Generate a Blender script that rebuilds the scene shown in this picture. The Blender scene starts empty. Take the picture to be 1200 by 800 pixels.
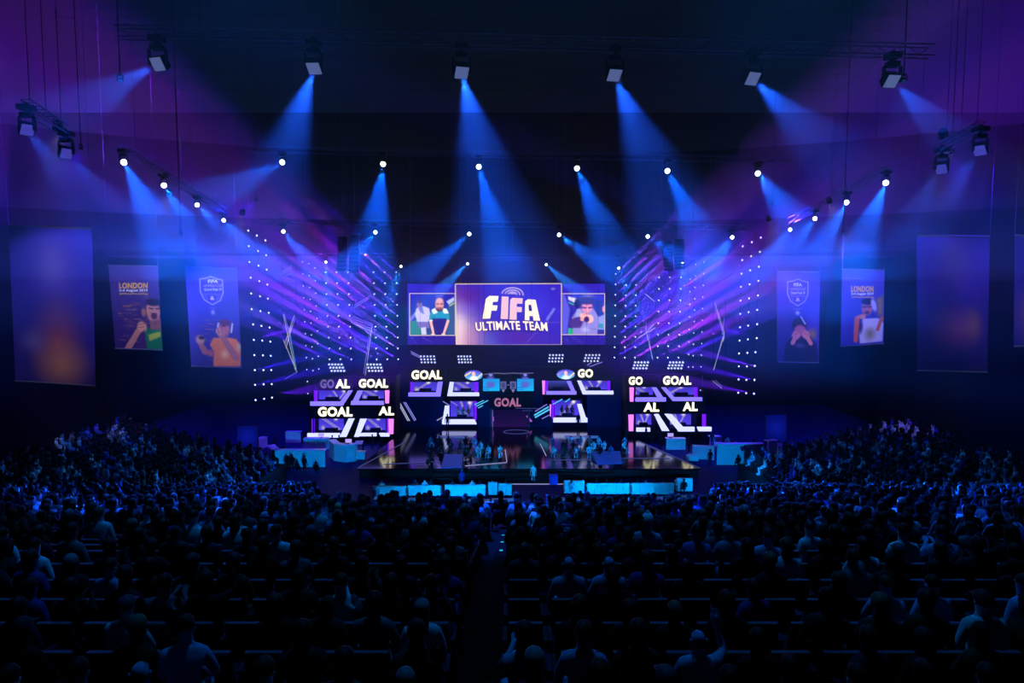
import bpy, bmesh, math, random
import numpy as np
from mathutils import Vector, Matrix
random.seed(7)
S = bpy.context.scene
COL = S.collection
R = math.radians

# ------------------------------------------------------------------ camera
CAM_Z, PITCH, FPX = 17.0, 4.5, 800.0
cd = bpy.data.cameras.new('camera')
cam = bpy.data.objects.new('camera', cd)
COL.objects.link(cam)
S.camera = cam
cam.location = (0, 0, CAM_Z)
cam.rotation_euler = (R(90 - PITCH), 0, 0)
cd.sensor_width = 36.0
cd.lens = 36.0 * FPX / 1200.0
cd.clip_start = 0.1
cd.clip_end = 400

def P(px, py, Y):
    """point of the hall at distance Y from the viewer, seen at photo pixel (px, py)"""
    a = R(PITCH)
    dx = (px - 600) / FPX
    dy = -(py - 400) / FPX
    d = Vector((dx, math.cos(a) + dy * math.sin(a), -math.sin(a) + dy * math.cos(a)))
    return Vector((0, 0, CAM_Z)) + d * (Y / d.y)

def G(px, py, z=0.0):
    """point of the horizontal plane z seen at photo pixel (px, py)"""
    a = P(px, py, 1.0) - Vector((0, 0, CAM_Z))
    return Vector((0, 0, CAM_Z)) + a * ((z - CAM_Z) / a.z)

# ------------------------------------------------------------------ world, exposure
w = bpy.data.worlds.new('world')
S.world = w
w.use_nodes = True
w.node_tree.nodes['Background'].inputs[0].default_value = (0, 0, 0, 1)
S.view_settings.view_transform = 'Standard'
S.view_settings.look = 'None'
S.view_settings.gamma = 1
S.view_settings.exposure = 0.0
S.view_settings.use_curve_mapping = False
S.cycles.volume_bounces = 0
S.cycles.max_bounces = 4
S.cycles.transparent_max_bounces = 48
S.cycles.diffuse_bounces = 2
S.cycles.glossy_bounces = 2
S.cycles.use_denoising = True
S.cycles.sample_clamp_indirect = 3.0
S.cycles.sample_clamp_direct = 0
S.cycles.light_sampling_threshold = 0.0
S.cycles.use_adaptive_sampling = False

# light levels of the rig lamps and the added fill lamps
HAZE_DENSITY, HAZE_STAGE, HAZE_G = 0.0085, 0.0082, 0.35
BEAM_W = 215000.0          # blue beam lamps of the front truss
ROD_W = 560000.0           # narrow violet beam lamps on the rods
CROWD_FILL_W = 2600.0  # lamps added above the crowd to brighten it
# violet and blue wash lamps added to tint the haze: (pixel, depth, aim pixel, aim depth, cone, watts, colour)
HAZE_FILL = [
    ((388, 262), 72, (372, 390), 76, 85, 30000, (.06, .005, 1)),
    ((812, 264), 72, (830, 390), 76, 85, 30000, (.06, .005, 1)),
    ((300, 235), 66, (200, 300), 70, 80, 34000, (.012, .001, 1)),
    ((905, 240), 66, (1000, 310), 70, 80, 30000, (.012, .001, 1)),
    ((95, 175), 48, (40, 300), 50, 90, 22000, (.035, .002, 1)),
    ((1115, 180), 48, (1160, 300), 50, 90, 22000, (.035, .002, 1)),
    ((600, 262), 76, (600, 420), 80, 80, 5000, (.01, .03, 1)),
]
# cyan lamps added out of sight below the spectators to brighten floor and stage: (lamp xyz, aim xyz, cone, watts, colour)
FLOOR_FILL = [
    ((-7.0, 22.8, 6.2), (-8.6, 58, .2), 28, 27000, (.0, .36, 1)),
    ((-2.0, 22.8, 6.2), (-2.8, 58, .2), 26, 25000, (.0, .36, 1)),
    ((4.0, 22.8, 6.2), (6.3, 58.5, .2), 28, 29000, (.0, .36, 1)),
    ((8.2, 22.8, 6.2), (12.3, 59, .2), 28, 29000, (.0, .36, 1)),
    ((-10.4, 36.0, 5.0), (-20, 68, .3), 26, 26000, (.0, .32, 1)),
    ((11.4, 36.0, 5.0), (22, 68.5, .3), 26, 26000, (.0, .32, 1)),
    ((-4.6, 22.8, 6.6), (-4.8, 69, .3), 13, 52000, (.0, .22, 1)),
    ((6.0, 22.8, 6.6), (8.8, 69, .3), 13, 52000, (.0, .22, 1)),
]

# ------------------------------------------------------------------ helpers
def srgb(c):
    out = []
    for v in c[:3]:
        v = v / 255.0
        out.append(v / 12.92 if v <= .04045 else ((v + .055) / 1.055) ** 2.4)
    return tuple(out)

_mats = {}
def mat(name, rgb=(100, 100, 100), rough=.6, spec=.3, metal=0.0, noise=0.0, scale=4.0, bump=0.0):
    if name in _mats: return _mats[name]
    m = bpy.data.materials.new(name)
    m.use_nodes = True
    nt = m.node_tree
    b = nt.nodes['Principled BSDF']
    c = srgb(rgb)
    b.inputs['Base Color'].default_value = (*c, 1)
    b.inputs['Roughness'].default_value = rough
    b.inputs['Metallic'].default_value = metal
    b.inputs['Specular IOR Level'].default_value = spec
    if noise or bump:
        tc = nt.nodes.new('ShaderNodeTexCoord')
        n = nt.nodes.new('ShaderNodeTexNoise')
        n.inputs['Scale'].default_value = scale
        n.inputs['Detail'].default_value = 5
        nt.links.new(tc.outputs['Object'], n.inputs['Vector'])
        if noise:
            r = nt.nodes.new('ShaderNodeMapRange')
            r.inputs['To Min'].default_value = 1 - noise
            r.inputs['To Max'].default_value = 1 + noise
            nt.links.new(n.outputs['Fac'], r.inputs['Value'])
            mx = nt.nodes.new('ShaderNodeVectorMath'); mx.operation = 'SCALE'
            mx.inputs[0].default_value = c
            nt.links.new(r.outputs['Result'], mx.inputs['Scale'])
            nt.links.new(mx.outputs[0], b.inputs['Base Color'])
        if bump:
            bp = nt.nodes.new('ShaderNodeBump')
            bp.inputs['Strength'].default_value = bump
            bp.inputs['Distance'].default_value = .02
            nt.links.new(n.outputs['Fac'], bp.inputs['Height'])
            nt.links.new(bp.outputs[0], b.inputs['Normal'])
    _mats[name] = m
    return m

def emat(name, rgb, strength=1.0, lin=None):
    if name in _mats: return _mats[name]
    m = bpy.data.materials.new(name)
    m.use_nodes = True
    nt = m.node_tree
    nt.nodes.clear()
    o = nt.nodes.new('ShaderNodeOutputMaterial')
    e = nt.nodes.new('ShaderNodeEmission')
    e.inputs['Color'].default_value = (*(lin or srgb(rgb)), 1)
    e.inputs['Strength'].default_value = strength
    nt.links.new(e.outputs[0], o.inputs[0])
    _mats[name] = m
    return m

def attr_mat(name, emit=None, rough=.7):
    """flat print or screen picture: colour comes from the mesh's own colour layer"""
    if name in _mats: return _mats[name]
    m = bpy.data.materials.new(name)
    m.use_nodes = True
    nt = m.node_tree
    a = nt.nodes.new('ShaderNodeAttribute'); a.attribute_name = 'Col'
    if emit:
        nt.nodes.remove(nt.nodes['Principled BSDF'])
        e = nt.nodes.new('ShaderNodeEmission')
        e.inputs['Strength'].default_value = emit
        nt.links.new(a.outputs['Color'], e.inputs['Color'])
        nt.links.new(e.outputs[0], nt.nodes['Material Output'].inputs[0])
    else:
        b = nt.nodes['Principled BSDF']
        b.inputs['Roughness'].default_value = rough
        b.inputs['Specular IOR Level'].default_value = .15
        nt.links.new(a.outputs['Color'], b.inputs['Base Color'])
    _mats[name] = m
    return m

def objcol_mat(name, rough=.8):
    if name in _mats: return _mats[name]
    m = bpy.data.materials.new(name)
    m.use_nodes = True
    nt = m.node_tree
    b = nt.nodes['Principled BSDF']
    i = nt.nodes.new('ShaderNodeObjectInfo')
    n = nt.nodes.new('ShaderNodeTexNoise'); n.inputs['Scale'].default_value = 14
    r = nt.nodes.new('ShaderNodeMapRange'); r.inputs['To Min'].default_value = .75; r.inputs['To Max'].default_value = 1.2
    v = nt.nodes.new('ShaderNodeVectorMath'); v.operation = 'SCALE'
    nt.links.new(n.outputs['Fac'], r.inputs['Value'])
    nt.links.new(i.outputs['Color'], v.inputs[0])
    nt.links.new(r.outputs['Result'], v.inputs['Scale'])
    nt.links.new(v.outputs[0], b.inputs['Base Color'])
    b.inputs['Roughness'].default_value = rough
    b.inputs['Specular IOR Level'].default_value = .2
    _mats[name] = m
    return m

class MB:
    """collects shapes in world coordinates; build() makes ONE mesh object"""
    def __init__(s):
        s.v = []; s.f = []; s.mi = []; s.m = 0; s.smooth = False
    def add(s, vs, fs, m=None):
        n = len(s.v)
        s.v.extend([tuple(v) for v in vs])
        for f in fs:
            s.f.append(tuple(i + n for i in f)); s.mi.append(s.m if m is None else m)
        return s
    def hexa(s, a, b, m=None):
        """a, b: two quads (4 points each)"""
        return s.add(list(a) + list(b), [(3, 2, 1, 0), (4, 5, 6, 7), (0, 1, 5, 4), (1, 2, 6, 5), (2, 3, 7, 6), (3, 0, 4, 7)], m)
    def box(s, x0, y0, z0, x1, y1, z1, m=None):
        return s.hexa([(x0, y0, z0), (x1, y0, z0), (x1, y1, z0), (x0, y1, z0)], [(x0, y0, z1), (x1, y0, z1), (x1, y1, z1), (x0, y1, z1)], m)
    def prism(s, pts, d, m=None):
        """polygon (world points) extruded by vector d"""
        n = len(pts); d = Vector(d)
        vs = [Vector(p) for p in pts] + [Vector(p) + d for p in pts]
        fs = [tuple(range(n)), tuple(range(2 * n - 1, n - 1, -1))]
        fs += [(i, i + n, (i + 1) % n + n, (i + 1) % n) for i in range(n)]
        return s.add(vs, fs, m)
    def pxprism(s, pts, Y, depth, m=None):
        return s.prism([P(x, y, Y) for x, y in pts], (0, depth, 0), m)
    def bar(s, a, b, wd, h=None, m=None):
        a = Vector(a); b = Vector(b); h = h or wd
        d = (b - a).normalized()
        up = Vector((0, 0, 1)) if abs(d.z) < .95 else Vector((0, 1, 0))
        r = d.cross(up).normalized() * wd / 2
        u = r.cross(d).normalized() * h / 2
        q = lambda p: [p - r - u, p + r - u, p + r + u, p - r + u]
        return s.hexa(q(a), q(b), m)
    def tube(s, a, b, r0, r1=None, n=8, m=None, caps=True):
        a = Vector(a); b = Vector(b); r1 = r0 if r1 is None else r1
        d = (b - a).normalized()
        up = Vector((0, 0, 1)) if abs(d.z) < .95 else Vector((1, 0, 0))
        e1 = d.cross(up).normalized(); e2 = d.cross(e1)
        vs = []
        for p, r in ((a, r0), (b, r1)):
            for i in range(n):
                t = 2 * math.pi * i / n
                vs.append(p + (e1 * math.cos(t) + e2 * math.sin(t)) * r)
        fs = [(i, (i + 1) % n, (i + 1) % n + n, i + n) for i in range(n)]
        if caps: fs += [tuple(range(n - 1, -1, -1)), tuple(range(n, 2 * n))]
        return s.add(vs, fs, m)
    def ell(s, c, rx, ry, rz, nu=10, nv=6, m=None, z0=-1.0, z1=1.0):
        c = Vector(c); vs = []; fs = []
        a0 = math.asin(z0); a1 = math.asin(z1)
        for j in range(nv + 1):
            a = a0 + (a1 - a0) * j / nv
            for i in range(nu):
                t = 2 * math.pi * i / nu
                vs.append(c + Vector((rx * math.cos(a) * math.cos(t), ry * math.cos(a) * math.sin(t), rz * math.sin(a))))
        for j in range(nv):
            for i in range(nu):
                k = (i + 1) % nu
                fs.append((j * nu + i, j * nu + k, (j + 1) * nu + k, (j + 1) * nu + i))
        return s.add(vs, fs, m)
    def build(s, name, mats, parent=None, label=None, bevel=0.0):
        if not isinstance(mats, (list, tuple)): mats = [mats]
        me = bpy.data.meshes.new(name)
        off = Vector(parent.location) if parent is not None and parent.parent is None else (Vector(parent.location) + Vector(parent.parent.location) if parent is not None else Vector((0, 0, 0)))
        me.from_pydata([(v[0] - off.x, v[1] - off.y, v[2] - off.z) for v in s.v], [], s.f)
        for m in mats: me.materials.append(m)
        if len(mats) > 1: me.polygons.foreach_set('material_index', s.mi)
        if s.smooth: me.polygons.foreach_set('use_smooth', [True] * len(me.polygons))
        me.update()
        o = bpy.data.objects.new(name, me)
        COL.objects.link(o)
        o.parent = parent
        if label: o['label'] = label
        if bevel:
            b = o.modifiers.new('bevel', 'BEVEL'); b.width = bevel; b.segments = 2; b.limit_method = 'ANGLE'
        return o

def tag(o, label, cat, group=None, kind=None):
    if label: o['label'] = label
    if cat: o['category'] = cat
    if group: o['group'] = group
    if kind: o['kind'] = kind
    return o

def thing(name, label, cat, loc, group=None, kind=None):
    o = bpy.data.objects.new(name, None)
    o.empty_display_size = .2
    COL.objects.link(o)
    o.location = loc
    return tag(o, label, cat, group, kind)

def struct(o):
    o['kind'] = 'structure'
    return o

_kids = {}
def dup(root, loc, rz=0.0, label=None, group=None, scale=None, colours=None, cat=None):
    if root not in _kids:
        _kids[root] = [(c, list(c.children)) for c in root.children]
    r = root.copy(); COL.objects.link(r)
    r.location = loc; r.rotation_euler = (0, 0, rz)
    if scale: r.scale = scale
    if label: r['label'] = label
    if group: r['group'] = group
    if cat: r['category'] = cat
    for c, subs in _kids[root]:
        k = c.copy(); COL.objects.link(k); k.parent = r
        if colours and c.name.split('.')[0] in colours: k.color = colours[c.name.split('.')[0]]
        for g in subs:
            q = g.copy(); COL.objects.link(q); q.parent = k
    return r

def spot(name, p, aim, cone, watts, col, r=.08, blend=.5, parent=None):
    l = bpy.data.lights.new(name, 'SPOT')
    l.energy = watts; l.color = col; l.spot_size = R(cone); l.spot_blend = blend; l.shadow_soft_size = r
    o = bpy.data.objects.new(name, l)
    COL.objects.link(o)
    p = Vector(p); aim = Vector(aim)
    o.rotation_euler = (aim - p).to_track_quat('-Z', 'Y').to_euler()
    if parent is not None:
        o.parent = parent; o.location = p - Vector(parent.location)
    else: o.location = p
    return o

ORD = ['first', 'second', 'third', 'fourth', 'fifth', 'sixth', 'seventh', 'eighth', 'ninth', 'tenth', 'eleventh', 'twelfth',
       'thirteenth', 'fourteenth', 'fifteenth', 'sixteenth', 'seventeenth', 'eighteenth', 'nineteenth', 'twentieth']
def ordn(i):
    if i < 20: return ORD[i]
    t = ['twenty', 'thirty', 'forty', 'fifty', 'sixty'][(i + 1) // 10 - 2]
    r = (i + 1) % 10
    return (t[:-1] + 'ieth') if r == 0 else t + '-' + ORD[r - 1]

# text as flat mesh fitted into a rectangle of the photo at depth Y
_txt = {}
def text_data(s, bold=.03):
    k = (s, bold)
    if k in _txt: return _txt[k]
    cu = bpy.data.curves.new('t', 'FONT')
    cu.body = s; cu.offset = bold; cu.resolution_u = 3; cu.space_character = 1.05 + bold
    ob = bpy.data.objects.new('t', cu)
    COL.objects.link(ob)
    dg = bpy.context.evaluated_depsgraph_get()
    me = ob.evaluated_get(dg).to_mesh()
    v = np.array([tuple(x.co) for x in me.vertices])
    f = [tuple(p.vertices) for p in me.polygons]
    ob.evaluated_get(dg).to_mesh_clear()
    bpy.data.objects.remove(ob); bpy.data.curves.remove(cu)
    mn = v.min(0); mx = v.max(0)
    v = (v - mn) / np.maximum(mx - mn, 1e-6)
    _txt[k] = (v, f)
    return _txt[k]

def text_into(mb, s, rect, Y, bold=.03, m=None, slant=0.0, curve=0.0, dy=0.0):
    v, f = text_data(s, bold)
    x0, y0, x1, y1 = rect
    out = []
    for a in v:
        px = x0 + (x1 - x0) * a[0] + slant * a[1]
        py = y1 + (y0 - y1) * a[1] + curve * (a[0] - .5) ** 2 * 4 + dy * a[0]
        out.append(P(px, py, Y))
    return mb.add(out, f, m)

# painted picture for flat prints and screens: a fine grid carrying its own colours
class Canvas:
    def __init__(s, rect, nx, ny, base):
        s.r = rect; s.nx = nx; s.ny = ny
        x0, y0, x1, y1 = rect
        s.X, s.Y = np.meshgrid(np.linspace(x0, x1, nx + 1), np.linspace(y0, y1, ny + 1))
        s.a = np.zeros((ny + 1, nx + 1, 3)); s.a[:] = base
        s.rng = np.random.RandomState(3)
    def mix(s, k, col):
        k = np.clip(k, 0, 1)[..., None]
        s.a = s.a * (1 - k) + np.array(col, float) * k
        return s
    def ell(s, cx, cy, rx, ry, col, soft=.25, rot=0, op=1.0):
        c, n = math.cos(R(rot)), math.sin(R(rot))
        dx = s.X - cx; dy = s.Y - cy
        d = np.sqrt(((dx * c + dy * n) / rx) ** 2 + ((-dx * n + dy * c) / ry) ** 2)
        return s.mix(op * (1 + soft - d) / (2 * soft) if soft else op * (d < 1), col)
    def glow(s, cx, cy, rx, ry, col, op=1.0):
        d = ((s.X - cx) / rx) ** 2 + ((s.Y - cy) / ry) ** 2
        return s.mix(op * np.exp(-d), col)
    def line(s, x0, y0, x1, y1, wd, col, op=1.0, wd1=None):
        wd1 = wd if wd1 is None else wd1
        L = max((x1 - x0) ** 2 + (y1 - y0) ** 2, 1e-6)
        t = np.clip(((s.X - x0) * (x1 - x0) + (s.Y - y0) * (y1 - y0)) / L, 0, 1)
        d = np.hypot(s.X - x0 - t * (x1 - x0), s.Y - y0 - t * (y1 - y0))
        ww = wd + (wd1 - wd) * t
        return s.mix(op * ((ww / 2 - d) / .6 + .5), col)
    def poly(s, pts, col, soft=.5, op=1.0):
        ins = np.zeros(s.X.shape, bool); dm = np.full(s.X.shape, 1e9)
        n = len(pts)
        for i in range(n):
            x0, y0 = pts[i]; x1, y1 = pts[(i + 1) % n]
            c = ((y0 > s.Y) != (y1 > s.Y)) & (s.X < (x1 - x0) * (s.Y - y0) / ((y1 - y0) or 1e-9) + x0)
            ins ^= c
            L = max((x1 - x0) ** 2 + (y1 - y0) ** 2, 1e-9)
            t = np.clip(((s.X - x0) * (x1 - x0) + (s.Y - y0) * (y1 - y0)) / L, 0, 1)
            dm = np.minimum(dm, np.hypot(s.X - x0 - t * (x1 - x0), s.Y - y0 - t * (y1 - y0)))
        sd = np.where(ins, dm, -dm)
        return s.mix(op * (sd / (2 * soft) + .5), col)
    def grad(s, c0, c1, axis='y'):
        x0, y0, x1, y1 = s.r
        t = (s.Y - y0) / (y1 - y0) if axis == 'y' else (s.X - x0) / (x1 - x0)
        s.a = np.array(c0, float) * (1 - t[..., None]) + np.array(c1, float) * t[..., None]
        return s
    def build(s, name, material, parent, quad, Y=None, label=None):
        """quad: four photo pixels TL, TR, BR, BL at depth Y (or four world points)"""
        q = [P(x, y, Y) for x, y in quad] if Y is not None else [Vector(p) for p in quad]
        off = Vector(parent.location) if parent is not None else Vector((0, 0, 0))
        u = np.linspace(0, 1, s.nx + 1)[None, :, None]; v = np.linspace(0, 1, s.ny + 1)[:, None, None]
        A, B, C, D = [np.array(p - off) for p in q]
        pts = (A * (1 - u) * (1 - v) + B * u * (1 - v) + C * u * v + D * (1 - u) * v).reshape(-1, 3)
        n1 = s.nx + 1
        i = (np.arange(s.ny)[:, None] * n1 + np.arange(s.nx)[None, :]).reshape(-1)
        f = np.stack([i, i + n1, i + n1 + 1, i + 1], 1)
        me = bpy.data.meshes.new(name)
        me.from_pydata(pts.tolist(), [], f.tolist())
        c = np.clip(s.a / 255.0, 0, 1)
        lin = np.where(c <= .04045, c / 12.92, ((c + .055) / 1.055) ** 2.4).reshape(-1, 3)
        at = me.color_attributes.new('Col', 'FLOAT_COLOR', 'POINT')
        at.data.foreach_set('color', np.concatenate([lin, np.ones((len(lin), 1))], 1).astype(np.float32).ravel())
        me.materials.append(material)
        o = bpy.data.objects.new(name, me)
        COL.objects.link(o); o.parent = parent
        if label: o['label'] = label
        return o

# ------------------------------------------------------------------ materials
M_black = mat('black_paint', (9, 9, 14), .7, .2, noise=.2, scale=2)
M_wall = mat('dark_wall', (4, 4, 9), .85, .1, noise=.25, scale=.4, bump=.1)
M_roof = mat('roof_black', (2, 2, 4), .95, .05, noise=.2, scale=.6)
M_metal = mat('truss_alu', (120, 120, 135), .4, .5, metal=.6)
M_floor = mat('arena_floor', (10, 16, 90), .6, .12, noise=.2, scale=.8)
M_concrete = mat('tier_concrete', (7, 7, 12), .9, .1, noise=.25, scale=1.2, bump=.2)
M_white = mat('white_leather', (225, 232, 238), .45, .3, noise=.06, scale=3)
M_whitep = mat('white_laminate', (215, 225, 235), .35, .4, noise=.05, scale=2)
M_stage = mat('gloss_stage', (9, 9, 16), .12, .6, noise=.2, scale=.5)
M_setnavy = mat('set_navy', (13, 14, 62), .6, .08, noise=.15, scale=.5)
M_skin = mat('skin', (196, 150, 125), .6, .3, noise=.06, scale=20)
M_eye = mat('eye_dark', (20, 16, 16), .3, .4)
M_cloth = objcol_mat('clothing')
M_hair = objcol_mat('hair', .6)
M_trouser = mat('dark_trousers', (22, 24, 36), .85, .1, noise=.2, scale=9)
M_seat = mat('seat_fabric', (24, 26, 52), .8, .2, noise=.2, scale=12, bump=.2)
M_seatm = mat('seat_metal', (60, 60, 75), .35, .5, metal=.7)
M_glint = mat('seat_glint', (84, 88, 104), .35, .5)  # paler tone standing in for glints on the seat tops
M_gold = emat('screen_gold_line', (205, 180, 165), 1.56)
M_lens = emat('hot_lens', (0, 0, 0), 14, (.75, .9, 1))
M_lens2 = emat('rod_lens', (0, 0, 0), 3.6, (.5, .52, 1))
M_dimlens = emat('dim_lens', (84, 98, 150), 1)
M_picture = attr_mat('screen_picture', emit=1.7)
M_print = attr_mat('banner_print')

# ================================================================== the hall
FLOOR_Z = -0.9
mb = MB(); mb.box(-48, -8, FLOOR_Z - .3, 48, 104, FLOOR_Z)
struct(mb.build('floor', M_floor))
mb = MB(); mb.box(-48, -8, 46, 48, 104, 46.4)
for i in range(17): mb.bar((-48, -4 + i * 6.5, 45.6), (48, -4 + i * 6.5, 45.6), .35, .8)
struct(mb.build('ceiling', M_roof))
mb = MB(); mb.box(-48, 103.6, FLOOR_Z, 48, 104, 46); struct(mb.build('wall_back', M_wall))
mb = MB(); mb.box(-48, -8, FLOOR_Z, 48, -7.6, 46); struct(mb.build('wall_front', M_wall))
mb = MB(); mb.box(-48, -7.6, FLOOR_Z, -47.6, 103.6, 46); struct(mb.build('wall_left', M_wall))
mb = MB(); mb.box(47.6, -7.6, FLOOR_Z, 48, 103.6, 46); struct(mb.build('wall_right', M_wall))

# haze filling the hall
def haze_layer(box, dens, label):
    mb = MB(); mb.box(*box)
    hz = bpy.data.materials.new('thin_haze'); hz.use_nodes = True
    nt = hz.node_tree; nt.nodes.clear()
    o_ = nt.nodes.new('ShaderNodeOutputMaterial'); v_ = nt.nodes.new('ShaderNodeVolumeScatter')
    v_.inputs['Density'].default_value = dens
    v_.inputs['Anisotropy'].default_value = HAZE_G
    hz.cycles.volume_sampling = 'EQUIANGULAR'
    nt.links.new(v_.outputs[0], o_.inputs['Volume'])
    tag(mb.build('haze', hz), label, 'haze', kind='stuff')
haze_layer((-47.59, -7.59, 20.0, 47.59, 103.59, 45.99), HAZE_DENSITY, 'stage haze hanging under the roof and catching the lamp beams')
haze_layer((-33, 65, 6.0, 33, 103.59, 19.998), HAZE_STAGE, 'stage haze around the lamp rods and the big screens')
for k_, (za, zb_, f_) in enumerate(((17.5, 20, .75), (15.0, 17.5, .36), (12.0, 15.0, .12))):
    haze_layer((-47.59, 12, za + .002, 47.59, 64.998, zb_), HAZE_DENSITY * f_, f"thinning haze over the floor, {ordn(k_)} layer below the roof haze")

# ================================================================== seating tiers
SP = .85
def head_z(Y):
    if Y >= 11.4: return 15.93 - .2616 * Y
    return 12.948 + (11.4 - Y) * .13
ROWS = []
Y = 5.6
while Y < 35:
    ROWS.append((Y, head_z(Y) - 1.22))
    Y += SP
def tier_profile(rows, x0, x1, name):
    mb = MB()
    pts = []
    for (y, z) in rows:
        pts.append((y - .35, z)); pts.append((y + SP - .35, z))
    # profile polygon extruded along x
    prof = [(p[0], p[1]) for p in pts]
    prof += [(prof[-1][0], FLOOR_Z), (prof[0][0], FLOOR_Z)]
    mb.prism([(x0, a, b) for a, b in prof], (x1 - x0, 0, 0))
    return struct(mb.build(name, M_concrete))
NC = sum(1 for r in ROWS if r[0] <= 22.0)
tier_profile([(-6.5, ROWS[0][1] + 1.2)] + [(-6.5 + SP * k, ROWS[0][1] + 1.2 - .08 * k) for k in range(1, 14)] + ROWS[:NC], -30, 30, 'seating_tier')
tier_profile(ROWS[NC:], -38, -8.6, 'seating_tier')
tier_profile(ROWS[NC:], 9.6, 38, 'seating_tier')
# side stands: rows run along the hall and climb outwards
SIDE = []
for j in range(15): SIDE.append((19.2 + .85 * j, 2.8 + .2 * j))
for sgn in (-1, 1):
    mb = MB()
    prof = []
    for x, z in SIDE: prof += [(x - .4, z), (x + .45, z)]
    prof[0] = (prof[0][0] - .5, prof[0][1])
    prof += [(prof[-1][0], FLOOR_Z), (prof[0][0], FLOOR_Z)]
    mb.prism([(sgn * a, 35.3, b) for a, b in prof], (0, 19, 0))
    struct(mb.build('seating_tier', M_concrete))

# ================================================================== people
def skin_mesh(joints, edges, sub):
    me = bpy.data.meshes.new('body')
    me.from_pydata([j[0] for j in joints], edges, [])
    ob = bpy.data.objects.new('tmp', me); COL.objects.link(ob)
    ob.modifiers.new('s', 'SKIN').use_smooth_shade = True
    for i, j in enumerate(joints):
        r = j[1]
        sv = me.skin_vertices[0].data[i]
        sv.radius = r if isinstance(r, tuple) else (r, r)
        sv.use_root = (i == 0)
    if sub:
        m = ob.modifiers.new('u', 'SUBSURF'); m.levels = sub
    dg = bpy.context.evaluated_depsgraph_get()
    out = bpy.data.meshes.new_from_object(ob.evaluated_get(dg))
    bpy.data.objects.remove(ob)
    return out

def skeleton(pose):
    """joints facing +Y"""
    J = []; E = []
    def j(p, r, parent=None):
        J.append((p, r))
        if parent is not None: E.append((parent, len(J) - 1))
        return len(J) - 1
    seated = pose != 'stand'
    lean = {'lean': .12, 'slump': .05}.get(pose, 0.0)
    zb = .5 if seated else .92
    pel = j((0, 0, zb), (.165, .12))
    sp = j((0, lean * .4 - .02, zb + .22), (.15, .11), pel)
    ch = j((0, lean * .8 - .03, zb + .42), (.17, .115), sp)
    nk = j((0, lean - .015, zb + .56), (.075, .07), ch)
    hd = j((0, lean + .005, zb + .65), (.074, .088), nk)
    h2 = j((0, lean + .005, zb + .74), (.082, .1), hd)
    tp = j((0, lean, zb + .81), (.055, .065), h2)
    for s in (-1, 1):
        sh = j((s * .175, lean * .8 - .03, zb + .485), (.075, .075), ch)
        if pose == 'raise' and s == 1:
            el = j((s * .3, .12, zb + .55), .047, sh); wr = j((s * .24, .2, zb + .78), .03, el); d = (0.0, .02, .09)
        elif pose == 'phone':
            el = j((s * .22, .14, zb + .3), .047, sh); wr = j((s * .07, .34, zb + .42), .03, el); d = (-s * .02, .06, .05)
        elif pose == 'stand':
            el = j((s * .25, -.02, zb + .2), .047, sh); wr = j((s * .25, .06, zb - .05), .03, el); d = (0, .02, -.09)
        elif pose == 'lean':
            el = j((s * .26, .18, zb + .2), .047, sh); wr = j((s * .12, .4, zb + .12), .03, el); d = (-s * .04, .08, -.01)
        else:
            el = j((s * .26, .02, zb + .2), .047, sh); wr = j((s * .15, .26, zb + .12), .03, el); d = (-s * .04, .08, -.01)
        w0 = J[wr][0]
        pm = j((w0[0] + d[0] * .6, w0[1] + d[1] * .6, w0[2] + d[2] * .6), (.036, .02), wr)
        p0 = Vector(J[pm][0]); dv = Vector(d).normalized()
        side = dv.cross(Vector((0, .3, 1))).normalized() if abs(dv.z) < .8 else Vector((1, 0, 0))
        for k, ln in enumerate((.062, .072, .068, .052)):
            q = p0 + dv * .045 + side * (k - 1.5) * .02
            a = j(tuple(q), .0095, pm)
            j(tuple(q + dv * ln + Vector((0, 0, -.015 if seated else 0))), .008, a)
        j(tuple(p0 + dv * .01 - side * s * .05), .01, pm)
        if seated:
            hp = j((s * .1, .06, .49), (.09, .085), pel)
            kn = j((s * .14, .46, .5), .062, hp)
            an = j((s * .14, .43, .1), .042, kn)
            j((s * .15, .6, .045), (.042, .035), an)
        else:
            hp = j((s * .09, 0, .84), (.09, .085), pel)
            kn = j((s * .1, .02, .48), .06, hp)
            an = j((s * .11, -.01, .09), .042, kn)
            j((s * .12, .15, .045), (.042, .035), an)
    return J, E, zb, lean

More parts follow.
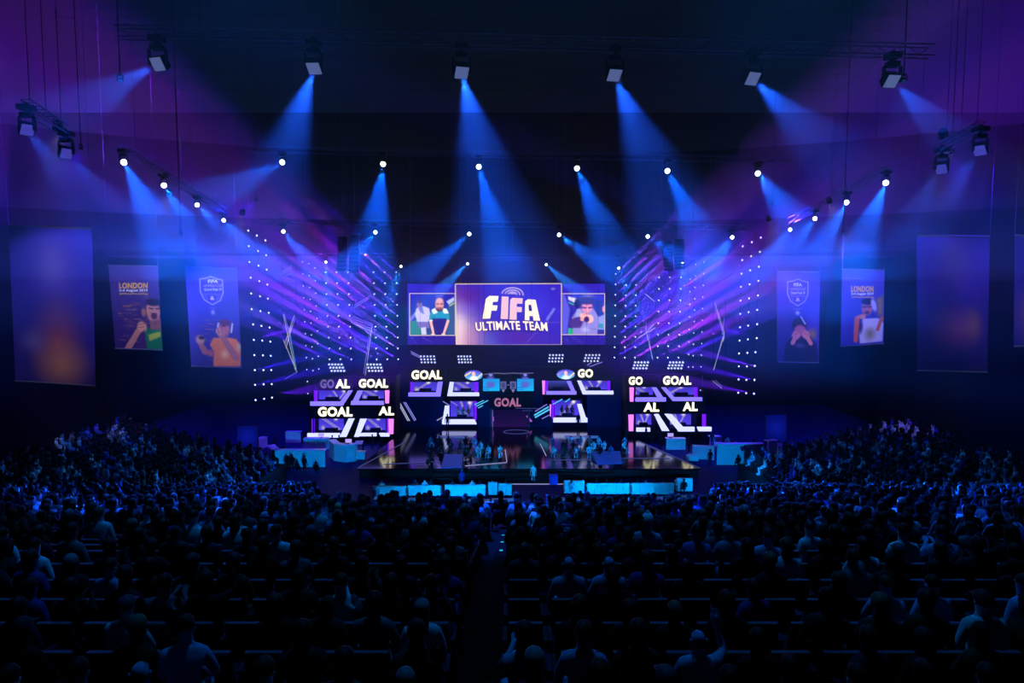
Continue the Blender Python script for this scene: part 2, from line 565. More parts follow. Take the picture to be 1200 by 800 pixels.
def body_mesh(pose, sub=1):
    J, E, zb, lean = skeleton(pose)
    if sub == 0:   # far figures keep no fingers
        keep = [i for i, a in enumerate(J) if not (isinstance(a[1], float) and a[1] < .011)]
        mp = {k: n for n, k in enumerate(keep)}
        E = [(mp[a], mp[b]) for a, b in E if a in mp and b in mp]
        J = [J[k] for k in keep]
    me = skin_mesh(J, E, sub)
    bm = bmesh.new(); bm.from_mesh(me)
    hands = [Vector(J[i][0]) for i in range(len(J)) if isinstance(J[i][1], tuple) and J[i][1] == (.036, .02)]
    hx, hy, hz_ = 0, lean + .005, zb + .73
    for f in bm.faces:
        c = f.calc_center_median()
        f.smooth = True
        if c.z > zb + .56: f.material_index = 1
        elif any((c - h).length < .1 for h in hands): f.material_index = 1
        elif c.z < zb + .03 or (zb < .6 and c.y > .2 and c.z < .62): f.material_index = 2
        else: f.material_index = 0
    if sub:
        def blob(c, r, mi):
            g = bmesh.ops.create_icosphere(bm, subdivisions=1, radius=1, matrix=Matrix.Translation(c) @ Matrix.Diagonal((*r, 1)))
            for v in g['verts']:
                for f in v.link_faces: f.material_index = mi; f.smooth = True
        for s in (-1, 1):
            blob((s * .083, hy - .01, hz_ - .02), (.012, .022, .032), 1)
            blob((s * .034, hy + .088, hz_ + .005), (.014, .01, .008), 3)
        blob((0, hy + .103, hz_ - .02), (.014, .02, .028), 1)
        blob((0, hy + .088, hz_ - .062), (.026, .01, .006), 3)
    bm.to_mesh(me); bm.free()
    me.materials.clear()
    for m in (M_cloth, M_skin, M_trouser, M_eye): me.materials.append(m)
    return me, (hx, hy, hz_)

def hair_mesh(kind, c):
    mb = MB(); mb.smooth = True
    x, y, z = c
    if kind == 'short': mb.ell((x, y - .018, z + .03), .092, .108, .098, 10, 5, z0=-.25)
    elif kind == 'bald': mb.ell((x, y - .03, z - .02), .09, .085, .06, 10, 3, z0=-.5, z1=.3)
    elif kind == 'long':
        mb.ell((x, y - .02, z + .03), .098, .115, .1, 10, 5, z0=-.2)
        mb.ell((x, y - .075, z - .09), .09, .055, .16, 10, 5)
    elif kind == 'bun':
        mb.ell((x, y - .018, z + .03), .092, .108, .098, 10, 5, z0=-.25)
        mb.ell((x, y - .09, z + .1), .045, .045, .045, 8, 4)
    elif kind == 'cap':
        mb.ell((x, y - .01, z + .035), .1, .115, .09, 10, 4, z0=0.0)
        mb.add([(x - .07, y + .09, z + .035), (x + .07, y + .09, z + .035), (x + .055, y + .19, z + .02), (x - .055, y + .19, z + .02)], [(0, 1, 2, 3)])
        mb.ell((x, y - .018, z + .0), .09, .1, .06, 10, 3, z0=-.6, z1=.2)
    elif kind == 'beanie':
        mb.ell((x, y - .012, z + .03), .104, .118, .125, 10, 6, z0=-.12)
        mb.ell((x, y - .01, z + .16), .035, .035, .03, 8, 4)
    elif kind == 'headset':
        mb.ell((x, y - .018, z + .03), .092, .108, .098, 10, 5, z0=-.25)
        for s in (-1, 1): mb.ell((x + s * .095, y, z - .01), .022, .04, .045, 8, 4)
        for i in range(8):
            a0 = math.pi * i / 8; a1 = math.pi * (i + 1) / 8
            mb.bar((x + .105 * math.cos(a0), y, z + .135 * math.sin(a0)), (x + .105 * math.cos(a1), y, z + .135 * math.sin(a1)), .03, .015)
    me = bpy.data.meshes.new('hair')
    me.from_pydata(mb.v, [], mb.f)
    me.polygons.foreach_set('use_smooth', [True] * len(me.polygons))
    me.materials.append(M_hair)
    return me

BODY = {p: body_mesh(p) for p in ('sit', 'lean', 'slump', 'raise', 'phone', 'stand')}
FAR = {p: body_mesh(p, 0) for p in ('sit', 'lean', 'raise')}
HAIRS = {}
def hair_for(kind, pose):
    k = (kind, pose)
    if k not in HAIRS: HAIRS[k] = hair_mesh(kind, BODY[pose][1])
    return HAIRS[k]

SHIRTS = [('black', (14, 14, 18)), ('black', (10, 10, 14)), ('dark navy', (20, 24, 50)), ('charcoal', (36, 36, 42)), ('grey', (92, 96, 104)),
          ('dark green', (18, 44, 34)), ('white', (205, 212, 220)), ('pale blue', (120, 160, 200)), ('maroon', (60, 16, 28)), ('blue', (34, 58, 130)), ('dark brown', (38, 28, 24)), ('black', (12, 12, 14))]
HAIRC = [('black-haired', (10, 9, 9)), ('dark-haired', (24, 16, 12)), ('brown-haired', (52, 34, 22)), ('fair-haired', (104, 88, 70)), ('grey-haired', (120, 120, 124))]
def lin4(c): return (*srgb(c), 1)

def person(loc, rz, label, pose='sit', hair='short', shirt=(14, 14, 18), hairc=(14, 10, 8), group=None, scale=1.0, cat='person'):
    r = bpy.data.objects.new('person', None); COL.objects.link(r)
    r.location = loc; r.rotation_euler = (0, 0, rz); r.scale = (scale,) * 3; r.empty_display_size = .2
    tag(r, label, cat, group)
    b = bpy.data.objects.new('body', BODY[pose][0]); COL.objects.link(b); b.parent = r; b.color = lin4(shirt)
    nm = {'cap': 'cap', 'beanie': 'beanie', 'headset': 'headset'}.get(hair, 'hair')
    h = bpy.data.objects.new(nm, hair_for(hair, pose)); COL.objects.link(h); h.parent = r; h.color = lin4(hairc)
    return r

# seats
def seat_proto():
    r = thing('arena_seat', 'seat', 'seat', (0, 0, 0))
    mb = MB(); mb.box(-.22, -.2, .38, .22, .2, .46); mb.build('seat_cushion', M_seat, r, bevel=0)
    mb = MB()
    mb.hexa([(-.22, -.2, .42), (.22, -.2, .42), (.22, -.26, .42), (-.22, -.26, .42)], [(-.2, -.3, .86), (.2, -.3, .86), (.2, -.35, .86), (-.2, -.35, .86)])
    mb.build('backrest', M_seat, r)
    mb = MB(); mb.box(-.2, -.355, .86, .2, -.295, .885); mb.build('back_glint', M_glint, r)  # thin pale bar added to put a glint on the seat edge
    for s in (-1, 1):
        mb = MB(); mb.box(s * .25 - .02, -.2, 0, s * .25 + .02, -.14, .6); mb.box(s * .25 - .025, -.24, .58, s * .25 + .025, .12, .62)
        mb.build('armrest', M_seatm, r)
    return r
SEAT = seat_proto()

# all places of the bowl: (x, y, z, rz, row index, block)
places = []
for i, (y, z) in enumerate(ROWS):
    x = -34.0
    while x < 34:
        ok = abs(x) < (600 / 800) * y + 2.2
        aisle = (-.5 < x < .14 and y < 21) or (-9.6 < x < -8.4) or (8.4 < x < 9.6) or (17.4 < abs(x) < 18.5)
        if i >= NC and -9.2 < x < 10.2: ok = False
        if ok and not aisle:
            blk = 'far left' if x < -8.4 else 'left' if x < -.95 else 'right' if x < 8.4 else 'far right'
            places.append((x, y, z, 0.0, i, blk))
        x += .56
side_places = []
for sgn in (-1, 1):
    for j, (x, z) in enumerate(SIDE):
        y = 35.8
        while y < 54:
            if not (44.3 < y < 45.4):
                side_places.append((sgn * x, y, z, -sgn * R(-62) if sgn > 0 else R(-62), j, 'side'))
            y += .56
def pick(rng, y):
    sh = rng.choice(SHIRTS)
    hc = rng.choices(HAIRC, (5, 6, 3, 1.2, 1))[0]
    hk = rng.choices(('short', 'long', 'bald', 'bun', 'cap', 'beanie'), (10, 4, 1, 1, 1.6, .5))[0]
    ps = rng.choices(('sit', 'lean', 'slump', 'raise', 'phone'), (8, 3, 4, .5, 1.5))[0]
    return sh, hc, hk, ps
rng = random.Random(21)
filled = [p for p in places if rng.random() < (.8 if p[1] < 18 else .74)]
# a few people the photograph shows clearly
def near_place(px, py):
    best = min(range(len(filled)), key=lambda k: (lambda q: (q[0] - px) ** 2 + (q[1] - py) ** 2)(proj(Vector((filled[k][0], filled[k][1], filled[k][2] + 1.2)))))
    return best
def proj(p):
    a = R(PITCH); d = p - Vector((0, 0, CAM_Z))
    f = d.y * math.cos(a) - d.z * math.sin(a); u = d.y * math.sin(a) + d.z * math.cos(a)
    return (600 + FPX * d.x / f, 400 - FPX * u / f)
special = {}
for (px, py, sh, hk, hc, ps, what) in [
        (759, 626, ('pale', (150, 170, 190)), 'beanie', (215, 225, 235), 'sit', 'spectator in a pale knitted beanie and light jacket among dark rows'),
        (807, 628, ('blue', (70, 100, 170)), 'short', (14, 12, 12), 'lean', 'broad spectator in blue top leaning forward beside the beanie wearer'),
        (855, 645, ('grey', (110, 120, 150)), 'bald', (30, 26, 24), 'slump', 'bald spectator in grey top near the lower right'),
        (222, 605, ('white', (215, 220, 228)), 'short', (14, 12, 12), 'lean', 'spectator in a white shirt hunched forward in the dark left rows'),
        (711, 651, ('pale blue', (130, 160, 200)), 'bald', (40, 34, 30), 'sit', 'balding spectator in pale blue shirt low in the middle rows'),
        (935, 648, ('white', (170, 190, 215)), 'long', (60, 44, 30), 'slump', 'long-haired spectator in a pale scarf slumped in the right rows'),
        (570, 646, ('charcoal', (60, 62, 70)), 'bald', (60, 54, 50), 'sit', 'grey-headed spectator just left of the lit aisle steps'),
        (395, 598, ('green', (40, 110, 100)), 'long', (190, 180, 120), 'sit', 'fair long-haired spectator in a green top in the left rows')]:
    k = near_place(px, py)
    special[k] = (sh, (None, hc), hk, ps, what)
order = sorted(range(len(filled)), key=lambda k: filled[k][1] + (1000 if not (-5 < proj(Vector(filled[k][:3]) + Vector((0, 0, 1.2)))[0] < 1205 and proj(Vector(filled[k][:3]) + Vector((0, 0, 1.3)))[1] < 815) else 0))
NEAR = set(order[:288]) | set(special)
rowcount = {}
seat_n = 0
far_list = []
seat_far = []
for k, (x, y, z, rz, i, blk) in enumerate(filled):
    sh, hc, hk, ps = pick(rng, y)
    jx = rng.uniform(-.05, .05); jr = rng.uniform(-.25, .25); sc = rng.uniform(.93, 1.06)
    if k in NEAR:
        n = rowcount.get((i, blk), 0); rowcount[(i, blk)] = n + 1
        if k in special:
            sh, hc, hk, ps, lab = special[k]
        else:
            what = {'cap': 'in a cap', 'beanie': 'in a knitted hat', 'long': 'with long hair', 'bun': 'with a hair bun', 'bald': 'with bare crown', 'short': ''}[hk]
            lab = f"{hc[0]} spectator {what}, {sh[0]} top, {ordn(n)} along {ordn(i)} row, {blk} block".replace(' ,', ',')
        jit = (x + jx, y, z)
        hcol = hc[1]
        if hk in ('cap', 'beanie') and k not in special: hcol = rng.choice([(20, 22, 40), (60, 64, 80), (14, 14, 16), (90, 30, 34)])
        person(jit, jr, lab, ps, hk, sh[1], hcol, 'seated spectators in the central rows', sc)
    else:
        far_list.append((x + jx, y, z, rz + jr, sc, sh[1], hc[1], ps, hk))
order_s = sorted(places, key=lambda q: q[1] + (1000 if abs(proj(Vector(q[:3]))[0] - 600) > 600 or proj(Vector(q[:3]) + Vector((0, 0, .9)))[1] > 805 else 0))
SNEAR = set(order_s[:290])
scount = {}
for q in places:
    if q in SNEAR:
        x, y, z, rz, i, blk = q
        n = scount.get((i, blk), 0); scount[(i, blk)] = n + 1
        dup(SEAT, (x, y, z), rz, f"dark blue tip-up arena seat, {ordn(n)} seat along the {ordn(i)} row, {blk} block", 'dark tip-up seats in the central rows')
    else: seat_far.append(q)
for q in side_places:
    if rng.random() < .82:
        sh, hc, hk, ps = pick(rng, 40)
        if rng.random() < .17: sh = rng.choice([('white', (215, 220, 225)), ('pale blue', (140, 180, 215)), ('blue', (50, 80, 170)), ('grey', (130, 130, 140))])
        far_list.append((q[0], q[1] + rng.uniform(-.08, .08), q[2], q[3] + rng.uniform(-.4, .4), rng.uniform(.93, 1.06), sh[1], hc[1], ps, hk))
    seat_far.append(q)
for c in list(SEAT.children): bpy.data.objects.remove(c)
bpy.data.objects.remove(SEAT)

def mass(name, items, protos, label, cat):
    """many distant alike figures joined in one mesh; protos: key -> (verts Nx3, faces, face colour index array)"""
    V = []; F = []; C = []; n = 0
    for key, x, y, z, rz, sc, cols in items:
        v, f, ci = protos[key]
        c, s = math.cos(rz), math.sin(rz)
        w_ = v * sc
        q = np.stack([w_[:, 0] * c - w_[:, 1] * s + x, w_[:, 0] * s + w_[:, 1] * c + y, w_[:, 2] + z], 1)
        V.append(q); F.append(f + n); n += len(v)
        C.append(np.array(cols)[ci])
    V = np.concatenate(V); F = np.concatenate(F); C = np.concatenate(C)
    me = bpy.data.meshes.new(name)
    me.vertices.add(len(V)); me.vertices.foreach_set('co', V.ravel())
    me.loops.add(F.size); me.loops.foreach_set('vertex_index', F.ravel())
    me.polygons.add(len(F)); me.polygons.foreach_set('loop_start', np.arange(len(F)) * 3)
    me.update(calc_edges=True)
    me.polygons.foreach_set('use_smooth', np.ones(len(F), bool))
    at = me.color_attributes.new('Col', 'FLOAT_COLOR', 'CORNER')
    at.data.foreach_set('color', np.repeat(np.concatenate([C, np.ones((len(C), 1))], 1), 3, 0).astype(np.float32).ravel())
    me.materials.append(attr_mat('crowd_clothing', rough=.8))
    o = bpy.data.objects.new(name, me); COL.objects.link(o)
    return tag(o, label, cat, kind='stuff')

def tri_data(me, extra=None):
    bm = bmesh.new(); bm.from_mesh(me)
    bmesh.ops.triangulate(bm, faces=bm.faces[:])
    v = [tuple(a.co) for a in bm.verts]; f = []; ci = []
    for a in bm.faces:
        f.append([b.index for b in a.verts]); ci.append(a.material_index)
    bm.free()
    if extra is not None:
        bm = bmesh.new(); bm.from_mesh(extra); bmesh.ops.triangulate(bm, faces=bm.faces[:])
        n = len(v)
        v += [tuple(a.co) for a in bm.verts]
        for a in bm.faces: f.append([b.index + n for b in a.verts]); ci.append(3)
        bm.free()
    return np.array(v), np.array(f), np.array(ci)
protos = {}
for ps in FAR:
    for hk in ('short', 'long', 'cap'):
        protos[(ps, hk)] = tri_data(FAR[ps][0], hair_mesh(hk, FAR[ps][1]))
SK = srgb((150, 112, 94)); TR = srgb((22, 24, 36))
items = []
for (x, y, z, rz, sc, sh, hc, ps, hk) in far_list:
    ps = {'slump': 'sit', 'phone': 'lean'}.get(ps, ps); hk = {'bald': 'short', 'bun': 'long', 'beanie': 'cap'}.get(hk, hk)
    items.append(((ps, hk), x, y, z, rz, sc, [srgb(sh), SK, TR, srgb(hc)]))
mass('crowd', items, protos, 'distant seated spectators filling the side stands and the far rows', 'crowd')
sm = MB(); sm.box(-.22, -.2, .38, .22, .2, .46); sm.box(-.21, -.35, .42, .21, -.28, .86); sm.box(-.26, -.2, 0, -.22, .1, .6)
me = bpy.data.meshes.new('s'); me.from_pydata(sm.v, [], sm.f)
sp_ = {'s': tri_data(me)}
c3 = [srgb((24, 26, 52))] * 4
mass('seat_rows', [('s', q[0], q[1], q[2], q[3], 1.0, c3) for q in seat_far], sp_, 'dark tip-up seats of the side stands and the far rows', 'seats')

# aisle steps with lit noses
for i, (y, z) in enumerate([q for q in ROWS[:NC] if q[0] < 21]):
    t = thing('aisle_step', f"{'lit ' if i in (12, 14, 16) else 'dark '}aisle step, {ordn(i)} up from the viewer side between the two middle blocks", 'step', (-.2, y, z), 'steps of the central aisle')
    mb = MB(); mb.box(-.4, y - .1, z + .001, .02, y + .5, z + .1); mb.build('tread', M_concrete, t)
    if i in (12, 14, 16):
        mb = MB(); mb.box(-.3, y - .12, z + .1, -.22, y + .22, z + .13); mb.build('step_light', emat('step_light', (40, 190, 235), 1.0), t)
# front rail of the central block
yr = ROWS[NC - 1][0] + .62
zr = ROWS[NC - 1][1]
t = thing('balcony_rail', 'low steel rail in front of the first central spectator row', 'railing', (0, yr, zr))
mb = MB(); mb.tube((-9, yr, zr + .8), (9.6, yr, zr + .8), .03); mb.build('handrail', M_seatm, t)
for k in range(10):
    mb = MB(); x = -9 + k * 2.06; mb.tube((x, yr, zr), (x, yr, zr + .8), .025); mb.build('post', M_seatm, t)

# ================================================================== stage
STZ = 0.0
t = thing('stage', 'glossy black stage deck with thin lit outlines', 'stage', (0, 75, FLOOR_Z))
f_l = G(418, 549, STZ); f_r = G(822, 549, STZ)
deck = [f_l, f_r, Vector((13.4, 76.5, 0)), Vector((13.4, 82.5, 0)), Vector((-13.4, 82.5, 0)), Vector((-13.4, 76.5, 0))]
mb = MB(); mb.prism(deck, (0, 0, -.12)); mb.build('deck', M_stage, t)
mb = MB(); mb.prism([Vector((p.x * .985, p.y + .15, -.12)) for p in deck[:2]] + [Vector((p.x * .985, p.y, -.12)) for p in deck[2:]], (0, 0, -.78)); mb.build('skirt', M_black, t)
def strip(pts, parent, mtl, z=STZ, wd=.06, name='light_strip'):
    mb = MB()
    q = [G(x, y, z) for x, y in pts]
    for a, b in zip(q, q[1:]):
        mb.bar(a + Vector((0, 0, .03)), b + Vector((0, 0, .03)), wd, .04)
    return mb.build(name, mtl, parent)
M_strip = emat('deck_strip', (70, 78, 150), .8)
M_stripb = emat('deck_strip_bright', (150, 150, 205), 1.0)
strip([(419, 548.5), (476, 517)], t, M_strip); strip([(450, 544), (516, 541)], t, M_strip); strip([(545, 546), (594, 542)], t, M_stripb, wd=.08)
strip([(594, 541), (592, 527)], t, M_stripb, wd=.08); strip([(633, 520), (640, 534)], t, M_stripb); strip([(644, 539), (693, 539)], t, M_strip)
strip([(728, 537), (785, 537)], t, M_strip); strip([(820, 548.5), (747, 516)], t, M_strip); strip([(790, 536), (756, 521)], t, M_strip)
# projected emblem outline on the deck
mb = MB()
c0 = G(605, 506, 0); n = 20
for k in range(n):
    a0 = 2 * math.pi * k / n; a1 = 2 * math.pi * (k + 1) / n
    mb.bar(c0 + Vector((1.5 * math.cos(a0), 1.1 * math.sin(a0), .03)), c0 + Vector((1.5 * math.cos(a1), 1.1 * math.sin(a1), .03)), .07, .04)
mb.build('light_ring', M_strip, t)
# raised front steps under the deck
for k in range(3):
    mb = MB(); mb.box(-8 , f_l.y - 1.0 - k * .5, FLOOR_Z, 9.5, f_l.y - .5 - k * .5, FLOOR_Z + .66 - k * .22)
    s_ = mb.build('stage_step', M_black); struct(s_)
# sloping blue monitors at the deck front
M_ramp = mat('ramp_blue', (60, 110, 190), .4, .4)
for nm, pts in (('left', [(517, 547), (541, 547), (543, 537), (521, 537)]), ('right', [(700, 543), (729, 542), (727, 533.5), (693, 534)])):
    q = [G(x, y, .1) for x, y in pts]
    t2 = thing('sloped_platform', f"low sloped blue-lit platform at the {'first' if nm == 'left' else 'second'} team area, {'beside the camera operator' if nm == 'left' else 'beside the bright tower of booths'}", 'platform', q[0] * .5 + q[2] * .5, 'sloped platforms on the stage front')
    t2.location.z = 0.002
    mb = MB(); mb.hexa([Vector((p.x, p.y, .002)) for p in q], [Vector((q[0].x, q[0].y, .06)), Vector((q[1].x, q[1].y, .06)), Vector((q[2].x, q[2].y, .55)), Vector((q[3].x, q[3].y, .55))])
    mb.build('top_panel', M_ramp, t2)

# ------------------------------------------------------------------ booths
M_fas = emat('fascia_lavender', (116, 104, 240), 1.76)
M_fas2 = emat('fascia_pale', (178, 184, 250), 1.76)
M_purple = emat('column_purple', (105, 20, 245), 1.56)
M_pink = emat('column_pink', (225, 120, 235), 1.56)
M_cream = emat('letter_cream', (255, 246, 200), 2.08)
M_dimcream = emat('letter_dim', (96, 88, 120), 1.30)
M_rose = emat('letter_rose', (150, 92, 130), 1.30)

def booth(name_lab, Y, x0, x1, yt, yb, fascia, lit, art, column=None, pinkbar=None, word=None, panel=None, dark=False):
    """a player booth: x0..x1, yt..yb its opening; fascia = list of polygons of the lit band"""
    base = P((x0 + x1) / 2, yb + 4, Y)
    t = thing('player_booth', name_lab, 'booth', base, 'player booths of the set')
    D = 2.4
    mb = MB()
    A = [P(x0, yb, Y), P(x1, yb, Y)]
    for (ya, yc) in ((yt - .6, yt), (yb, yb + .8)):
        mb.prism([P(x0, ya, Y), P(x1, ya, Y), P(x1, yc, Y), P(x0, yc, Y)], (0, D, 0))
    for (xa, xb) in ((x0 - .6, x0), (x1, x1 + .6)):
        mb.prism([P(xa, yt - .6, Y), P(xb, yt - .6, Y), P(xb, yb + .8, Y), P(xa, yb + .8, Y)], (0, D, 0))
    mb.build('shell', M_setnavy, t)
    cv = Canvas((x0, yt, x1, yb), 44, 26, (34, 26, 120))
    if dark: cv.grad((60, 70, 170), (8, 8, 40))
    else: cv.grad((46, 34, 150), (62, 52, 190))
    rr = random.Random(art)
    gold = (176, 168, 150)
    cx = x0 + (x1 - x0) * rr.uniform(.35, .65); cy = (yt + yb) / 2
    H = yb - yt; W = x1 - x0
    if not dark:
        for k in range(3):
            o2 = (k - 1) * 1.4
            if art % 3 == 0:
                cv.line(cx - W * .3 + o2, yb, cx + W * .3 + o2, yt, .5, gold, .8)
            elif art % 3 == 1:
                cv.line(cx - W * .45, yt + o2, cx + W * .3, yb + o2, .5, gold, .8)
            else:
                cv.line(cx - W * .25 + o2, yt, cx, yb, .5, gold, .8); cv.line(cx + W * .3 + o2, yt, cx, yb, .5, gold, .7)
        cv.glow(cx + W * .15, yt + H * .25, 2.2, 2.0, (240, 232, 190), .85)
        cv.glow(cx - W * .28, yb - H * .15, 2.0, 2.4, (190, 200, 110), .6)
    off = D * .96
    q = [P(x0, yt, Y) + Vector((0, off, 0)), P(x1, yt, Y) + Vector((0, off, 0)), P(x1, yb, Y) + Vector((0, off, 0)), P(x0, yb, Y) + Vector((0, off, 0))]
    cv.build('backdrop', M_picture, t, q)
    # player desk with a monitor inside
    a = P(x0 + W * .3, yb, Y) + Vector((0, 1.0, 0)); b = P(x0 + W * .7, yb, Y) + Vector((0, 1.0, 0))
    mb = MB(); mb.box(a.x, a.y, a.z, b.x, a.y + .6, a.z + .42); mb.build('desk', M_setnavy, t)
    for poly in fascia:
        mb = MB(); mb.pxprism(poly, Y - .12, .3); mb.build('fascia', lit, t)
    if column:
        xc, wc = column
        mb = MB(); c1 = P(xc, yb, Y + .5); c2 = P(xc, yt, Y + .5); mb.tube(c1, c2, wc * Y / FPX / 2, n=10); mb.build('light_column', M_purple, t)
    if pinkbar:
        xa, xb, ya, yc = pinkbar
        mb = MB(); mb.pxprism([(xa, ya), (xb, ya), (xb - .5, yc), (xa + .5, yc)], Y - .15, .25); mb.build('light_bar', M_pink, t)
    if panel:
        xa, ya, xb, yc = panel
        mb = MB(); mb.pxprism([(xa, ya), (xb, ya), (xb, yc), (xa, yc)], Y + .05, .4); mb.build('sign_panel', M_black, t)
    if word:
        for s, rect, mm in word:
            mb = MB(); text_into(mb, s, rect, Y - .02, .045, slant=.3)
            vs = mb.v[:]; 
            mb.build('lettering', mm, t)
    return t

YC, YT = 82.0, 77.0
# centre, upper level
booth('upper centre booth under a full GOAL sign, leftmost of the middle four', YC, 480, 514, 447.5, 461, [[(478.5, 460), (514, 460), (514, 464.4), (478.5, 464.4)], [(513, 447.5), (518.6, 447.5), (516, 464.4), (510, 464.4)]], M_fas, 3, column=(482.5, 3.4), word=[('GOAL', (482, 433.6, 518, 444.4), M_cream)], panel=(478, 431, 522, 446.8))
booth('upper centre booth beside the score display, below the left oval screen', YC, 529, 561, 447.5, 461, [[(525, 460), (561.5, 460), (561.5, 464), (524.5, 464)], [(527, 447.5), (531.8, 447.5), (529.5, 464), (524, 464)]], M_fas2, 1, column=(558, 4), panel=(524, 431, 563, 446.8))
booth('upper centre booth with darkened backdrop and pink bar, below the right oval screen', YC, 638, 672, 446, 459.5, [[(640, 458.4), (675.5, 458.4), (675.5, 462.2), (640, 462.2)], [(664, 446.5), (669, 446.5), (675.5, 461), (670.5, 461)]], M_fas, 2, pinkbar=(635.4, 638.8, 446, 462), column=(640.5, 3.4), panel=(634, 430, 676, 445.6), dark=True)
booth('upper centre booth under the wiped GO sign, rightmost of the middle four', YC, 680, 716, 446, 459.5, [[(683, 458), (719, 458), (719, 462), (683, 462)], [(676.5, 446), (681, 446), (688.5, 461.6), (683, 462)]], M_fas2, 5, column=(713.4, 3.2), word=[('GO', (677, 432.3, 694.8, 442.3), M_cream)], panel=(676.5, 430, 720, 445.6))
# centre, lower level
BL = booth('lower centre booth with three players, left of the entrance gate', YC, 526, 555, 470, 492, [[(518, 491.6), (556, 491.6), (558.5, 497), (518, 497)], [(521.3, 475.5), (526.3, 475.5), (526.2, 497), (518, 497)]], M_fas2, 2, column=(556.6, 3.8))
BR = booth('lower centre booth with seated players, right of the entrance gate', YC, 650, 682, 469, 490.5, [[(648.6, 489.6), (688.4, 489.6), (688.5, 494.8), (648.4, 494.8)], [(676.4, 473.5), (681.6, 473.5), (688.5, 494.5), (682, 494.5)]], M_fas2, 0, column=(648.6, 4), pinkbar=(644.3, 646, 474, 488))
# left tower
booth('left tower booth, top level outer, sign half dimmed', YT, 367, 405, 457.5, 471.5, [[(363.4, 470.6), (401.5, 470.6), (401.5, 475.3), (363.4, 475.3)], [(408, 457.6), (413, 457.6), (401.4, 475.3), (395, 475.3)]], M_fas, 2, column=(370, 4.4), word=[('GO', (375, 444.2, 391.5, 454.8), M_dimcream), ('AL', (393, 444.2, 410, 454.8), M_cream)], panel=(372, 442, 415, 457))
booth('left tower booth, top level inner, full bright GOAL sign', YT, 419, 450, 457.5, 470.5, [[(411.4, 470), (449.5, 470), (449.5, 474.3), (411, 474.3)], [(419, 457.6), (425, 457.6), (417.5, 474.2), (411, 474.2)]], M_fas, 1, pinkbar=(451, 456, 457.5, 472.5), word=[('GOAL', (420.2, 443.8, 454.8, 454.3), M_cream)], panel=(417, 441.8, 458, 457))
booth('left tower booth, bottom level outer, large GOAL sign', YT, 367, 403, 490.5, 508.5, [[(360, 507.8), (398, 507.8), (398, 512.6), (360, 512.6)], [(408.2, 490.6), (415, 490.6), (405.5, 511.8), (398, 511.8)]], M_fas2, 4, column=(367, 3.4), word=[('GOAL', (372.4, 476.6, 413, 488), M_cream)], panel=(366, 475.6, 420, 490))
booth('left tower booth, bottom level inner, sign wiped to AL', YT, 423, 452, 490.5, 508.5, [[(417, 507.6), (441, 507.6), (441, 511), (415, 511)], [(444, 507.6), (456, 507.6), (456, 511.4), (446, 511.4)], [(422, 490.6), (429.5, 490.6), (420.5, 511.8), (415, 511.8)]], M_fas2, 1, pinkbar=(455, 461, 491, 508.5), column=(453.5, 3.4), word=[('AL', (443.6, 476.2, 461.8, 486.4), M_cream)], panel=(420.4, 474.6, 464, 490))
# right tower
booth('right tower booth, top level inner, sign wiped to GO', YT, 745, 770, 453.5, 466, [[(745, 465.8), (780.5, 465.8), (780.5, 470.4), (745, 470.4)], [(764, 454), (769.4, 454), (780.5, 470), (773, 470)]], M_fas, 4, pinkbar=(738, 742.8, 454, 470.5), word=[('GO', (736.6, 441, 753, 451), M_cream)], panel=(733, 439, 772, 453.2))
booth('right tower booth, top level outer, full GOAL sign', YT, 783, 820, 453.5, 466, [[(789, 465.6), (823, 465.6), (823, 469.8), (789, 469.8)], [(775, 454), (780.6, 454), (794, 469.4), (788.6, 469.8)]], M_fas, 3, column=(815.4, 4), word=[('GOAL', (776.8, 440.4, 810, 450.8), M_cream)], panel=(774.6, 438.4, 822, 453.2))
booth('right tower booth, bottom level inner, AL sign and gold strokes', YT, 745, 768, 485, 502, [[(746, 501.4), (762, 501.4), (762, 505.6), (746, 505.6)], [(766.6, 485.2), (772, 485.2), (784.6, 504.8), (776, 504.8)]], M_fas2, 2, pinkbar=(736.8, 742.6, 486, 505), word=[('AL', (754, 471.6, 772.4, 482.2), M_cream)], panel=(735, 470.8, 778, 484.6))
booth('right tower booth, bottom level outer, AL sign beside the blue haze', YT, 785, 816, 485, 502, [[(795, 500.4), (814, 500.4), (814, 505.4), (795, 505.4)], [(817, 500.4), (834, 500.4), (834, 505.2), (819, 505.2)], [(779, 485.2), (787.4, 485.2), (805, 504.8), (795, 504.8)]], M_fas2, 5, column=(825, 4.4), word=[('AL', (800, 471, 817.4, 481.4), M_cream)], panel=(780, 470.2, 824, 484.6))

